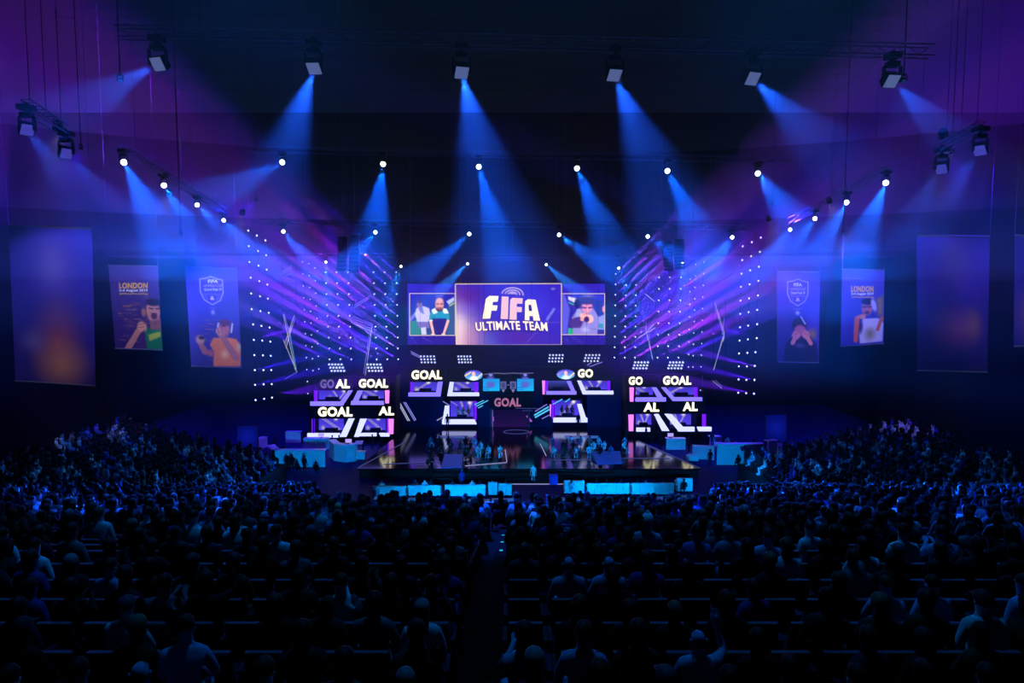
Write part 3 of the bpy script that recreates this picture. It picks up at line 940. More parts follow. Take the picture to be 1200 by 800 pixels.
# the set wall carrying the booths
mb = MB()
for (x0, y0, x1, y1, Y) in [(466, 404, 726, 433, YC + 2.8), (466, 464.5, 521, 512, YC + .6), (560, 478, 648, 512, YC + 1.2), (688, 463, 728, 510, YC + .6), (562, 430, 636, 480, YC + 1.4), (464, 430, 480, 470, YC + .7), (718, 430, 730, 466, YC + .7)]:
    mb.pxprism([(x0, y0), (x1, y0), (x1, y1), (x0, y1)], Y, .3)
t = tag(mb.build('stage_set_wall', M_setnavy), 'dark navy panelled back wall of the stage set behind the booths', 'stage set')
for sx, nm in ((362, 'left'), (734, 'right')):
    mb = MB()
    w_ = 102 if sx == 362 else 92
    for k in range(2):
        y0 = (439 if sx == 362 else 436) + k * 33
        mb.pxprism([(sx, y0 + 36), (sx + w_, y0 + 36), (sx + w_, y0 + 38), (sx, y0 + 38)], YT + .3, 3.2)
    for x in (sx, sx + w_ - 2):
        mb.pxprism([(x, 441), (x + 2, 441), (x + 2, 513), (x, 513)], YT + .4, 3.0)
    mb.pxprism([(sx, 441), (sx + w_, 441), (sx + w_, 513), (sx, 513)], YT + 3.4, .2)
    tag(mb.build('booth_tower_frame', M_black), f"black two-level scaffold frame holding the {'outer booths beside the curved white counters' if sx == 362 else 'outer booths beside the crest desk'}", 'frame')

# neon strokes on the set
def neon(pts, Y, mtl, label, wd=.1, extra=(), nm='neon_tube'):
    t = thing('neon_light_strip', label, 'light strip', P(*pts[0], Y), 'diagonal neon strips on the set')
    for (a, b) in zip(pts[::2], pts[1::2]):
        mb = MB(); mb.bar(P(*a, Y), P(*b, Y), wd); mb.build(nm, mtl, t)
    return t
M_ncy = emat('neon_cyan', (70, 170, 215), 1.43); M_nla = emat('neon_lavender', (110, 110, 190), 1.30); M_nwh = emat('neon_white', (150, 150, 180), 1.30)
neon([(466, 471), (478, 493), (468, 471), (480, 493)], YC + .4, M_nwh, 'pair of pale diagonal strips left of the lower left booth')
neon([(473, 471), (486, 493), (475, 471), (487.5, 492)], YC + .4, M_nla, 'pair of lavender diagonal strips next to the pale pair')
neon([(519, 470), (527, 475), (528, 470), (536, 475)], YC - .3, M_nla, 'short roof strips over the lower left booth')
neon([(558, 476), (572, 469), (556, 474), (567, 469), (560, 478), (566, 475)], YC + .2, M_ncy, 'fan of cyan strips right of the lower left booth')
neon([(512, 492.5), (520, 488)], YC + .2, M_nwh, 'short pale strip low beside the standing stage hand')
neon([(626, 486.5), (643, 476.5), (627, 489), (644, 479.5)], YC + .2, M_ncy, 'bright cyan diagonal strips left of the lower right booth', .16)
neon([(627, 482), (641, 473.5), (635, 490.5), (644, 486)], YC + .3, M_nla, 'dim lavender diagonal strips around the cyan pair')
neon([(648, 473.5), (659, 467.5), (662, 471), (668, 467)], YC - .2, M_ncy, 'cyan roof strips over the lower right booth')
neon([(617, 487), (622, 494), (618.5, 487), (623.5, 494)], YC + .9, emat('neon_violet', (170, 90, 210), 1), 'violet strokes at the right foot of the entrance gate')
neon([(578, 488), (578.5, 493)], YC + .9, emat('neon_violet', (170, 90, 210), 1), 'small violet mark at the left foot of the entrance gate')
neon([(481, 411.5), (492, 417), (482, 414), (492, 419)], YC + 2.6, M_nla, 'grey angled strip beside the first lamp matrix')
neon([(687, 431), (706, 424), (688, 428), (702, 419)], YC + 2.6, M_nla, 'faint crossing strips under the last lamp matrix')
# lamp matrices
def matrix(x0, y0, x1, y1, sl, Y, label):
    t = thing('lamp_matrix', label, 'stage lamp', P((x0 + x1) / 2, y1, Y), 'small fifteen-lamp matrices above the booths')
    mb = MB(); mb.pxprism([(x0 - 1.5, y0 - 1.5), (x1 - sl + 1.5, y0 - 1.5), (x1 + 1.5, y1 + 1.5), (x0 + sl - 1.5, y1 + 1.5)], Y + .15, .2); mb.build('panel', M_black, t)
    for x in (x0, x1):
        q = P(x, y0, Y + .25); mb = MB(); mb.tube(q, (q.x, q.y, 46.02), .012, n=4); mb.build('suspension_wire', M_roof, t)
    for r in range(3):
        for c in range(5):
            x = x0 + sl * r / 2 + (x1 - x0 - sl) * c / 4; y = y0 + (y1 - y0) * r / 2
            mb = MB(); p = P(x, y, Y); mb.tube(p, p + Vector((0, .2, 0)), .115, n=8)
            mb.build('lamp', emat('matrix_lamp', (170, 180, 240), 1.95), t)
matrix(493, 417.5, 509.5, 424.5, 1, YC + 2.3, 'lamp matrix above the first upper centre booth'); matrix(537, 417.5, 552, 424.5, 1, YC + 2.3, 'lamp matrix above the left oval screen')
matrix(644.5, 416, 658.5, 423.5, -1, YC + 2.3, 'lamp matrix above the right oval screen'); matrix(687, 416, 700.5, 423, -2, YC + 2.3, 'lamp matrix above the wiped GO sign')
matrix(385.5, 427, 403, 434.5, 3, YT + 1, 'lamp matrix over the half-dimmed sign of the left tower'); matrix(430.5, 427, 447.5, 434.5, 2, YT + 1, 'lamp matrix over the bright sign of the left tower')
matrix(744.5, 424.5, 757.5, 431.5, -2, YT + 1, 'lamp matrix over the GO sign of the right tower'); matrix(785.5, 424.5, 798.5, 431.5, -2, YT + 1, 'lamp matrix over the GOAL sign of the right tower')

# oval screens
def oval(cx, cy, rx, ry, Y, label, body, flag):
    t = thing('oval_screen', label, 'screen', P(cx, cy + ry, Y), 'small oval player screens')
    n = 24
    for sx in (-.6, .6):
        q = P(cx + sx * rx, cy, Y + .15); mb = MB(); mb.tube(q, (q.x, q.y, 46.02), .012, n=4); mb.build('suspension_wire', M_roof, t)
    mb = MB(); mb.prism([P(cx + (rx + .6) * math.cos(2 * math.pi * k / n), cy + (ry + .5) * math.sin(2 * math.pi * k / n), Y + .05) for k in range(n)], (0, .25, 0)); mb.build('rim', M_black, t)
    cv = Canvas((cx - rx, cy - ry, cx + rx, cy + ry), 50, 28, (60, 40, 150))
    cv.grad((70, 50, 190), (90, 190, 220))
    cv.line(cx - rx, cy + ry * .2, cx - rx * .3, cy - ry * .6, 1.6, flag, .8); cv.line(cx + rx * .3, cy + ry * .7, cx + rx, cy - ry * .4, 1.6, (225, 205, 150), .9)
    cv.ell(cx, cy + ry * .75, rx * .42, ry * .6, body, .3); cv.ell(cx, cy - ry * .25, 2.0, 2.8, (225, 180, 165), .3)
    o = cv.build('display', M_picture, t, [(cx - rx, cy - ry), (cx + rx, cy - ry), (cx + rx, cy + ry), (cx - rx, cy + ry)], Y)
    bm = bmesh.new(); bm.from_mesh(o.data)
    c = P(cx, cy, Y) - Vector(t.location); s = Y / FPX
    dead = [f for f in bm.faces if ((f.calc_center_median().x - c.x) / (rx * s)) ** 2 + ((f.calc_center_median().z - c.z) / (ry * s)) ** 2 > 1]
    bmesh.ops.delete(bm, geom=dead, context='FACES'); bm.to_mesh(o.data); bm.free()
oval(555, 439.5, 10.6, 6, YC - .6, 'oval screen with a white-shirted player, left of the score display', (235, 240, 240), (240, 200, 120))
oval(663, 438.5, 10.6, 5.8, YC - .6, 'oval screen with a pale glowing player, right of the score display', (200, 220, 240), (150, 120, 230))

# score display
t = thing('score_display', 'cyan two-player score display hanging over the entrance gate', 'screen', P(596, 462, YC))
for (x0, x1, cx) in ((566, 585.5, 575), (606, 625.5, 615.5)):
    cv = Canvas((x0, 443.5, x1, 458), 40, 30, (18, 128, 190)); cv.grad((24, 120, 190), (16, 150, 205))
    cv.ell(cx, 450.5, 5.2, 3.6, (70, 84, 170), .3); cv.line(x0 + 1, 454, x0 + 8, 454, 1, (40, 80, 150)); cv.line(x0 + 1, 456.3, x0 + 7, 456.3, .8, (40, 80, 150))
    cv.build('player_card', M_picture, t, [(x0, 443.5), (x1, 443.5), (x1, 458), (x0, 458)], YC - .1)
    cv2 = Canvas((cx - 5, 437, cx + 5, 449), 20, 24, (14, 14, 60))
    cv2.ell(cx, 440.8, 2.2, 2.9, (112, 116, 190), .3); cv2.ell(cx, 447.5, 4.4, 3.2, (66, 76, 160), .3)
    cv2.build('player_portrait', M_picture, t, [(cx - 5, 437), (cx + 5, 437), (cx + 5, 444), (cx - 5, 444)], YC - .12)
for (x0, x1, s) in ((586.4, 593.4, '0'), (597.6, 605, '0')):
    mb = MB(); mb.pxprism([(x0, 447), (x1, 447), (x1, 455.5), (x0, 455.5)], YC - .1, .2); mb.build('score_box', emat('score_box', (92, 98, 160), 1), t)
    mb = MB(); text_into(mb, s, (x0 + 1.8, 448.4, x1 - 1.8, 454), YC - .14, .03); mb.build('digit', emat('digit', (28, 26, 70), 1), t)
    mb = MB(); mb.pxprism([(x0 + 1.5, 456.4), (x1 - 1.5, 456.4), ((x0 + x1) / 2, 460)], YC - .1, .1); mb.build('score_marker', emat('marker', (120, 130, 185), 1), t)
mb = MB(); mb.bar(P(594.6, 451, YC - .1), P(596.4, 451, YC - .1), .12); mb.build('score_dash', emat('marker', (120, 130, 185), 1), t)
mb = MB()
pp = [(567, 438.6), (580, 437), (590, 437.8), (600, 437), (612, 437.4), (625, 437)]
for a, b in zip(pp, pp[1:]): mb.bar(P(*a, YC - .1), P(*b, YC - .1), .09)
mb.build('outline', emat('outline', (100, 104, 150), 1), t)
mb = MB(); mb.pxprism([(565, 436), (627, 436), (627, 461), (565, 461)], YC + .15, .3); mb.build('housing', M_black, t)
for x in (568, 623):
    q = P(x, 437, YC + .3); mb = MB(); mb.tube(q, (q.x, q.y, 46.02), .015, n=4); mb.build('suspension_wire', M_roof, t)
# gate sign
t = thing('entrance_gate', 'dark violet entrance gate under a dim rose GOAL sign', 'gate', P(597, 506, YC))
mb = MB(); text_into(mb, 'GOAL', (579, 466, 610.5, 476.4), YC + .1, .045, slant=.3); mb.build('lettering', M_rose, t)
mb = MB(); mb.pxprism([(574, 463), (624, 463), (624, 479), (574, 479)], YC + .3, .4); mb.build('header_panel', M_black, t)
cv = Canvas((577, 480, 618, 500), 40, 20, (30, 10, 60)); cv.grad((10, 6, 40), (26, 9, 56))
cv.line(577, 480, 577, 500, 1, (110, 90, 180)); cv.build('gate_screen', M_picture, t, [(577, 480), (618, 480), (618, 500), (577, 500)], YC + .9)
for x in (575.4, 619.6):
    mb = MB(); mb.tube(P(x, 479, YC + .6), P(x, 503, YC + .6), .12); mb.build('side_post', M_metal, t)
mb = MB(); mb.bar(P(604, 478.2, YC), P(630, 478.4, YC), .06); mb.bar(P(612, 481, YC), P(624, 481, YC), .05); mb.build('light_line', M_strip, t)

# ------------------------------------------------------------------ big screens
YS = 86.0
t = thing('main_screen', 'huge central screen with golden game title lettering', 'screen', P(596, 404, YS))
cv = Canvas((534, 332.5, 657.5, 403.5), 190, 110, (52, 20, 160))
cv.grad((42, 22, 165), (48, 26, 150))
cv.glow(533, 395, 26, 34, (236, 200, 190), .95); cv.glow(534, 375, 12, 30, (235, 215, 215), .6); cv.glow(552, 398, 16, 16, (170, 110, 150), .6)
cv.glow(548, 345, 18, 12, (90, 14, 120), .6); cv.glow(545, 362, 12, 7, (110, 80, 190), .5)
cv.glow(575, 400, 14, 12, (70, 110, 180), .4); cv.glow(610, 395, 26, 10, (92, 20, 120), .5); cv.glow(640, 360, 26, 30, (54, 30, 190), .6)
cv.line(536, 372.4, 562, 372.4, .5, (140, 110, 200), .6); cv.line(634, 377.5, 657, 377.5, .6, (150, 130, 210), .6)
cv.line(641, 374, 649, 362, 3.5, (104, 106, 200), .6); cv.line(616, 402, 630, 388, .8, (120, 120, 210), .5); cv.line(560, 386.5, 636, 388.5, 1, (20, 10, 80), .8)
cv.build('display', M_picture, t, [(534, 333), (657.5, 332.8), (657.5, 403.5), (534.8, 403.8)], YS)
mb = MB()
for a, b in (((533.6, 332.6), (658, 332.2)), ((658, 332.2), (657.8, 404)), ((657.8, 404), (534.6, 404.2)), ((534.6, 404.2), (533.6, 332.6))):
    mb.bar(P(*a, YS - .05), P(*b, YS - .05), .12)
mb.build('bezel', M_gold, t)
mb = MB(); mb.pxprism([(533, 332), (658.5, 332), (658.5, 404.6), (533, 404.6)], YS + .08, .5); mb.build('housing', M_black, t)
for x in (540, 652):
    q = P(x, 333, YS + .3); mb = MB(); mb.tube(q, (q.x, q.y, 46.02), .03, n=5); mb.build('suspension_wire', M_metal, t)
# title letters: F I F A
M_title = emat('title_gold', (246, 222, 188), 1.76); M_title2 = emat('title_rose', (222, 176, 178), 1.69); M_shadow = emat('title_edge', (30, 12, 96), 1.30)
def glyph(polys, m, name='title_letter'):
    mb = MB(); mb.m = 0
    for p in polys: mb.pxprism([(x - .8, y + .7) for x, y in p], YS - .1, .05, m=1)
    for p in polys: mb.pxprism(p, YS - .2, .05, m=0)
    mb.build(name, [m, M_shadow], t)
glyph([[(573.5, 346.5), (584.2, 346.8), (583.2, 353.4), (577.6, 353.5), (574.4, 373), (565.4, 373.4), (569.4, 350)], [(576.9, 357.6), (583, 357.8), (582, 363.8), (575.8, 363.8)]], M_title)
glyph([[(588, 347.2), (596, 347.4), (595.2, 373.8), (586.6, 373.6)]], M_title2)
glyph([[(600.5, 348.8), (612.6, 349.4), (612.2, 355.8), (605.6, 355.6), (605.4, 374.6), (596.9, 374.2), (597.9, 351)], [(605.6, 359.4), (611.6, 359.7), (611.4, 365.6), (605.5, 365.4)]], M_title2)
glyph([[(618.5, 350.6), (627.6, 351.2), (633, 375.6), (625.2, 375.4), (624.6, 370.2), (620.2, 370.2), (620.4, 375.2), (615, 375), (615.4, 353)]], M_title)
mb = MB(); mb.pxprism([(619.2, 357), (622.4, 357), (623.4, 364.4), (619.8, 364.4)], YS - .26, .03); mb.build('letter_hole', M_shadow, t)
mb = MB(); text_into(mb, 'ULTIMATE TEAM', (558, 376, 642, 386.4), YS - .2, .028, slant=-1.2, curve=1.6); mb.build('title_line', M_title, t)
mb = MB(); text_into(mb, 'ULTIMATE TEAM', (557.4, 376.8, 641.4, 387.2), YS - .12, .04, slant=-1.2, curve=1.6); mb.build('title_line_edge', M_shadow, t)
mb = MB()
for rx, ry in ((12.5, 8), (8.6, 5.4), (5, 3)):
    for k in range(14):
        a0 = math.pi * k / 14 - .15; a1 = math.pi * (k + 1) / 14 - .15
        mb.bar(P(600.5 + rx * math.cos(a0), 345 - ry * math.sin(a0), YS - .2), P(600.5 + rx * math.cos(a1), 345 - ry * math.sin(a1), YS - .2), .17)
mb.bar(P(597.5, 343.6, YS - .22), P(604, 343.6, YS - .22), .2)
mb.build('emblem', emat('emblem_silver', (176, 156, 200), 1.43), t)
mb = MB(); text_into(mb, 'FUT', (645.8, 337.2, 650.8, 339.6), YS - .15, .05); mb.build('corner_mark', emat('corner_mark', (170, 160, 220), 1), t)

def side_screen(x0, x1, y0, y1, ix0, ix1, iy0, iy1, label, art):
    t = thing('side_screen', label, 'screen', P((x0 + x1) / 2, y1, YS + .3))
    mb = MB(); mb.pxprism([(x0, y0), (x1, y0), (x1, y1), (x0, y1)], YS + .4, .4); mb.build('housing', M_black, t)
    for x in (x0 + 4, x1 - 4):
        q = P(x, y0, YS + .6); mb = MB(); mb.tube(q, (q.x, q.y, 46.02), .03, n=5); mb.build('suspension_wire', M_metal, t)
    cv = Canvas((x0, y0, x1, y1), 30, 40, (44, 24, 160)); cv.grad((42, 24, 168), (36, 18, 132))
    cv.line(x0 + 5, y1 - 10, x0 + 12, y1, .8, (90, 80, 190), .6); cv.line(x1 - 40, iy1 + 2, x1 - 26, y1 - 3, 1, (110, 90, 200), .5)
    cv.build('surround', M_picture, t, [(x0, y0), (x1, y0), (x1, y1), (x0, y1)], YS + .35)
    cv = Canvas((ix0, iy0, ix1, iy1), 110, 100, (20, 24, 110)); art(cv)
    cv.build('display', M_picture, t, [(ix0, iy0), (ix1, iy0), (ix1, iy1), (ix0, iy1)], YS + .2)
    mb = MB()
    for a, b in (((ix0, iy0), (ix1, iy0)), ((ix1, iy0), (ix1, iy1)), ((ix1, iy1), (ix0, iy1)), ((ix0, iy1), (ix0, iy0))):
        mb.bar(P(*a, YS + .12), P(*b, YS + .12), .09)
    mb.build('bezel', M_gold, t)
def art_l(c):
    c.grad((34, 26, 160), (36, 70, 120))
    c.poly([(480, 377), (491, 374), (494, 393), (480, 393)], (40, 120, 110)); c.poly([(525, 358), (533, 352), (533, 393), (524, 393)], (46, 80, 130))
    c.poly([(523, 353), (532, 348), (532.5, 352), (526, 357)], (170, 180, 235)); c.line(527, 358, 532, 355, 1.6, (170, 200, 120), .7)
    c.poly([(480, 372), (487, 365), (489, 368), (480, 378)], (110, 110, 215)); c.ell(495, 352, 6, 4, (30, 40, 150), .4, op=.7)
    # seated person in white at the left
    c.poly([(488, 361), (492, 358), (498, 359), (503, 361), (505, 372), (501, 378), (489, 377), (486, 368)], (190, 180, 225), .8)
    c.poly([(488, 377), (502, 377), (504, 384), (497, 385), (491, 384)], (110, 96, 170), .8); c.poly([(493, 384), (499, 383), (500, 392), (494, 392)], (190, 190, 225), .6)
    c.poly([(490, 361), (495, 358), (497, 368), (493, 366)], (110, 110, 200), .6)
    c.ell(491.5, 356, 3.4, 4.2, (120, 92, 150), .25); c.ell(491.5, 353, 3.6, 2.2, (44, 40, 120), .3)
    # leaning player in green and white jersey
    c.poly([(507, 377), (511, 366), (523, 366), (526, 377), (521, 393), (510, 393)], (34, 26, 120), .8)
    c.poly([(504, 367), (508, 362), (524, 362), (526, 368), (523, 373), (508, 373)], (28, 140, 180), .7)
    c.poly([(505.5, 363), (510, 360.4), (513, 366), (508, 368)], (232, 236, 236), .5); c.poly([(518, 361), (523, 361.4), (526, 367), (520, 367)], (232, 236, 236), .5)
    c.line(505, 370, 504.6, 376, 3.6, (30, 140, 170)); c.line(525, 370, 525, 376, 3.4, (30, 140, 170))
    c.line(504.6, 376, 508, 391, 3.2, (232, 170, 165), wd1=2.6); c.line(525, 376, 520, 391, 3.2, (232, 170, 165), wd1=2.6)
    c.ell(507.5, 392, 2.6, 1.6, (236, 180, 170)); c.ell(519.5, 392, 2.6, 1.6, (236, 180, 170)); c.line(504, 375.5, 506.5, 375.5, 1.2, (230, 230, 240))
    c.ell(514.8, 361, 3.4, 3.4, (120, 70, 90), .3); c.ell(515, 356.5, 5.1, 7.2, (206, 142, 140), .16)
    c.ell(515, 351.6, 4.2, 3, (226, 160, 150), .4, op=.7); c.line(511.6, 356, 514, 356, 1, (70, 34, 60)); c.line(516.4, 356, 518.8, 356, 1, (70, 34, 60))
    c.ell(515, 362.4, 4, 2.2, (74, 34, 60), .4, op=.9); c.line(514.9, 356.5, 514.9, 359, .8, (230, 165, 150)); c.line(513.4, 361.8, 516.6, 361.8, .8, (190, 110, 120))
    c.line(511, 346.6, 519, 346.6, 1, (150, 150, 230), .6)
def art_r(c):
    c.grad((44, 30, 175), (40, 34, 130))
    c.poly([(658, 344), (661, 344), (668, 362), (664, 392), (658, 392)], (84, 80, 205), .8); c.poly([(665.5, 347), (676.5, 349.5), (673, 354.5), (666, 351)], (205, 200, 245), .5)
    c.line(667, 354.5, 672, 356.5, 2, (60, 150, 140)); c.poly([(666, 384), (673, 385), (673, 392), (665, 392)], (40, 160, 120), .5)
    c.poly([(697, 352), (706, 352), (708, 372), (700, 372)], (30, 30, 130), .7); c.ell(707.5, 362, 1.8, 4, (230, 130, 140), .3); c.poly([(700, 372), (708, 368), (708.5, 386), (700, 386)], (130, 140, 220), .8); c.poly([(701, 379), (707, 379), (707, 385), (701, 384)], (50, 130, 150), .6)
    # player in hood and glasses holding a ball-like pad to the face
    c.poly([(670, 372), (677, 362), (696, 362), (702, 372), (700, 392), (672, 392)], (132, 122, 196), .9)
    c.poly([(667, 376), (678, 369), (685, 374), (680, 384), (668, 384)], (66, 40, 120), .9); c.poly([(676, 362), (680, 361), (683, 370), (674, 372)], (150, 150, 210), .8)
    c.ell(687, 353, 9, 9, (40, 26, 110), .2); c.ell(689, 346.5, 7, 3, (120, 110, 190), .4, op=.5); c.ell(676.5, 355, 3, 6, (26, 20, 80), .3)
    c.ell(688, 360, 6.6, 6.2, (222, 128, 160), .2); c.ell(688, 352.5, 7.6, 4.2, (44, 24, 96), .25)
    c.line(682, 360, 686.5, 360.6, 1.7, (70, 20, 80)); c.line(689.5, 360.6, 694, 360, 1.7, (70, 20, 80)); c.line(688, 361, 688, 365, 1.4, (240, 170, 175))
    c.ell(685, 370.5, 5.5, 3.8, (242, 176, 160), .25, rot=15); c.ell(691, 373.5, 4.4, 4.8, (242, 178, 158), .25); c.ell(682.5, 374, 2.6, 2.2, (225, 150, 150), .3)
    c.ell(687.5, 374, 3.1, 3.3, (52, 24, 100), .25); c.line(683, 369, 690, 368, .7, (200, 120, 130)); c.line(684, 367.6, 691, 367, .6, (200, 120, 130)); c.line(677, 382, 699, 386, 1, (90, 84, 160), .6)
    c.ell(686, 386, 5, 3.6, (168, 162, 224), .4, op=.7)
side_screen(477.5, 534, 332.5, 405, 480, 533.4, 343.8, 392.8, 'left wing screen showing a bearded player in a green and white jersey', art_l)
side_screen(657.5, 709, 332.5, 405, 658, 708.6, 344, 392, 'right wing screen showing a dark-haired player in glasses', art_r)

# ------------------------------------------------------------------ hanging banners
def banner(quad, Y, label, art, texts, nx=90, ny=150, rect=None, light=5200):
    xs = [q[0] for q in quad]; ys = [q[1] for q in quad]
    top = P((quad[0][0] + quad[1][0]) / 2, quad[0][1], Y)
    t = thing('hanging_banner', label, 'banner', (top.x, top.y, P(0, max(ys), Y).z), 'tall printed banners hung along the side walls')
    x0, y0, x1, y1 = rect or (min(xs), min(ys), max(xs), max(ys))
    cv = Canvas((x0, y0, x1, y1), nx, ny, (60, 50, 150)); art(cv)
    cv.build('print', M_print, t, quad, Y)
    mb = MB(); mb.pxprism(quad, Y + .02, .03); mb.build('fabric_back', M_black, t)
    for s in (0, 1):
        a = quad[0] if s == 0 else quad[3]; b = quad[1] if s == 0 else quad[2]
        mb = MB(); mb.tube(P(*a, Y + .03), P(*b, Y + .03), .07); mb.build('banner_rod', M_metal, t)
    a = P(*quad[0], Y); b = P(*quad[1], Y)
    for p in (a, b):
        mb = MB(); mb.tube(p, Vector((p.x, p.y, 46.02)), .015, n=5); mb.build('suspension_wire', M_metal, t)
    for (s, rc, m, bold) in texts:
        mb = MB(); text_into(mb, s, rc, Y - .04, bold); mb.build('lettering', m, t)
    # lamp added in front of the banner to brighten its print
    c = P(sum(xs) / 4, sum(ys) / 4, Y)
    lp = Vector((c.x * .78, Y - 9, c.z + 9.5))
    spot('banner_fill', lp, c, 44, light, (.6, .62, 1.0), .15, .6, parent=t)
    mb = MB(); mb.tube(lp + (lp - c).normalized() * .5, lp - (lp - c).normalized() * -.06, .2, .26, 10); mb.build('banner_fill_housing', M_black, t)
    return t
GOLDP = mat('print_gold', (228, 178, 96), .6, .1); WHITEP = mat('print_white', (225, 225, 240), .6, .1); GREYP = mat('print_grey', (170, 165, 205), .6, .1)
def streaks(c, x0, x1, y0, y1, n, col, seed):
    r = random.Random(seed)
    for k in range(n):
        y = r.uniform(y0, y1); a = r.uniform(x0, x1); c.line(a, y, a + r.uniform(3, 12), y, .7, col, r.uniform(.4, .9))
def art_green(c):   # man in green jersey shouting, fist raised
    c.grad((78, 62, 150), (50, 22, 84)); streaks(c, 140, 175, 345, 392, 26, (190, 120, 90), 3); streaks(c, 130, 170, 360, 405, 14, (220, 160, 110), 4)
    c.poly([(166, 409), (167, 386), (176, 383), (190, 384), (191, 410), (160, 410)], (20, 118, 62), .8); c.poly([(172, 392), (189, 388), (189, 394), (174, 400)], (170, 190, 50), .8)
    c.line(143, 411, 160, 388, 8, (196, 130, 104), wd1=7); c.ell(165, 383, 6.5, 6.5, (226, 160, 120), .25); c.line(160, 381, 169, 379, .8, (150, 90, 70)); c.line(160, 384, 168, 383, .8, (150, 90, 70)); c.poly([(160, 394), (168, 386), (170, 408), (156, 410)], (70, 30, 90), .8, op=.7)
    c.poly([(176, 372), (190, 372), (190, 386), (176, 386)], (150, 92, 76), .8); c.ell(181, 364, 9, 13, (200, 134, 112), .12); c.ell(182, 353.5, 9, 4.4, (40, 24, 30), .2); c.ell(168.5, 366, 3, 5, (170, 110, 90), .3)
    c.line(176, 360.6, 181, 361.2, 1.7, (50, 24, 30)); c.line(185, 361.2, 190, 360.6, 1.7, (50, 24, 30)); c.ell(182, 370, 4, 3.4, (70, 24, 34), .3); c.line(178, 366.6, 186, 366.6, 1, (80, 44, 44)); c.ell(183, 377, 6, 3, (120, 70, 62), .5, op=.6)
def shield(c, cx, top, sx, sy):
    pts = [(cx - sx, top + 2), (cx - sx * .5, top + 1), (cx, top - 1.5), (cx + sx * .5, top + 1), (cx + sx, top + 2), (cx + sx, top + sy * .55), (cx + sx * .7, top + sy * .83), (cx, top + sy), (cx - sx * .7, top + sy * .83), (cx - sx, top + sy * .55)]
    for a, b in zip(pts, pts[1:] + pts[:1]): c.line(*a, *b, 1.0, (214, 206, 226), .85)
    c.line(cx - sx * .85, top + sy * .62, cx + sx * .85, top + sy * .62, .6, (190, 185, 215), .7)
    c.poly([(cx - 2.6, top + sy * .82), (cx - 1, top + sy * .68), (cx + 1, top + sy * .68), (cx + 2.8, top + sy * .82)], (225, 190, 170), .5)
    c.line(cx - sx * .6, top + sy * .68, cx - sx * .45, top + sy * .82, .7, (190, 185, 215), .6); c.line(cx + sx * .6, top + sy * .68, cx + sx * .45, top + sy * .82, .7, (190, 185, 215), .6)
    c.ell(cx, top + sy * 1.28, 2.6, 2.8, (200, 200, 230), .5, op=.7); c.line(cx - 5, top + sy * 1.12, cx + 5, top + sy * 1.12, .6, (180, 180, 215), .6)
def art_orange(c):
    c.grad((74, 66, 185), (58, 50, 140)); streaks(c, 232, 262, 374, 428, 24, (205, 140, 90), 5)
    shield(c, 249.5, 324, 14.6, 32)
    c.poly([(243, 404), (248, 396), (262, 394), (278, 396), (283, 404), (282, 429), (246, 430), (248, 412)], (232, 128, 62), .9); c.ell(262, 415, 5, 5, (250, 200, 150), .6, op=.7)
    c.line(236, 412, 229, 399, 8, (170, 110, 110), wd1=6); c.ell(231, 398, 6, 5, (196, 150, 130), .3); c.ell(233, 396, 4, 2, (40, 30, 60), .3)
    c.ell(263, 384, 7, 9, (190, 110, 116), .2); c.ell(264, 377, 7.6, 4, (100, 50, 70), .3); c.line(274, 378, 272, 388, 2, (210, 210, 225)); c.line(256, 378, 253, 388, 2.2, (200, 200, 225))
    c.line(259, 392, 276, 418, 7, (176, 110, 110), wd1=9); c.ell(257, 388, 4.6, 5, (206, 140, 130), .3); c.line(254, 383, 256, 390, 1, (140, 80, 86)); c.line(259, 382, 260, 390, 1, (140, 80, 86))
    c.line(260, 381, 264, 381, 1.2, (70, 30, 50)); c.ell(243, 414, 5, 4, (190, 100, 120), .5); c.ell(281, 406, 4, 5, (200, 190, 160), .5, op=.6)
def art_cover(c):
    c.grad((74, 62, 180), (46, 30, 120)); streaks(c, 914, 940, 385, 420, 10, (120, 90, 140), 6); c.line(940, 318.6, 958, 318.6, 1, (190, 170, 180), .8)
    shield(c, 935, 328, 12, 30)
    c.poly([(918, 425), (921, 402), (929, 394), (952, 394), (958, 404), (960, 425)], (24, 16, 60), 1.0); c.ell(953, 391, 5, 6, (150, 120, 60), .5, op=.7); c.ell(937, 380, 8.5, 8.5, (36, 22, 56), .2)
    c.ell(938, 387, 7, 6.5, (190, 96, 120), .2); c.line(939, 371, 944, 379, 2, (180, 170, 215)); c.ell(933, 393, 5, 5, (222, 140, 140), .25); c.ell(945, 392, 4.6, 5, (214, 130, 130), .25)
    c.line(929, 402, 933, 394, 5, (214, 130, 140)); c.line(951, 402, 946, 394, 5, (210, 124, 120)); c.line(931, 392, 936, 390, .8, (150, 70, 90)); c.line(943, 390, 948, 392, .8, (150, 70, 90)); c.ell(938, 405, 6, 2.5, (150, 120, 170), .5, op=.5)
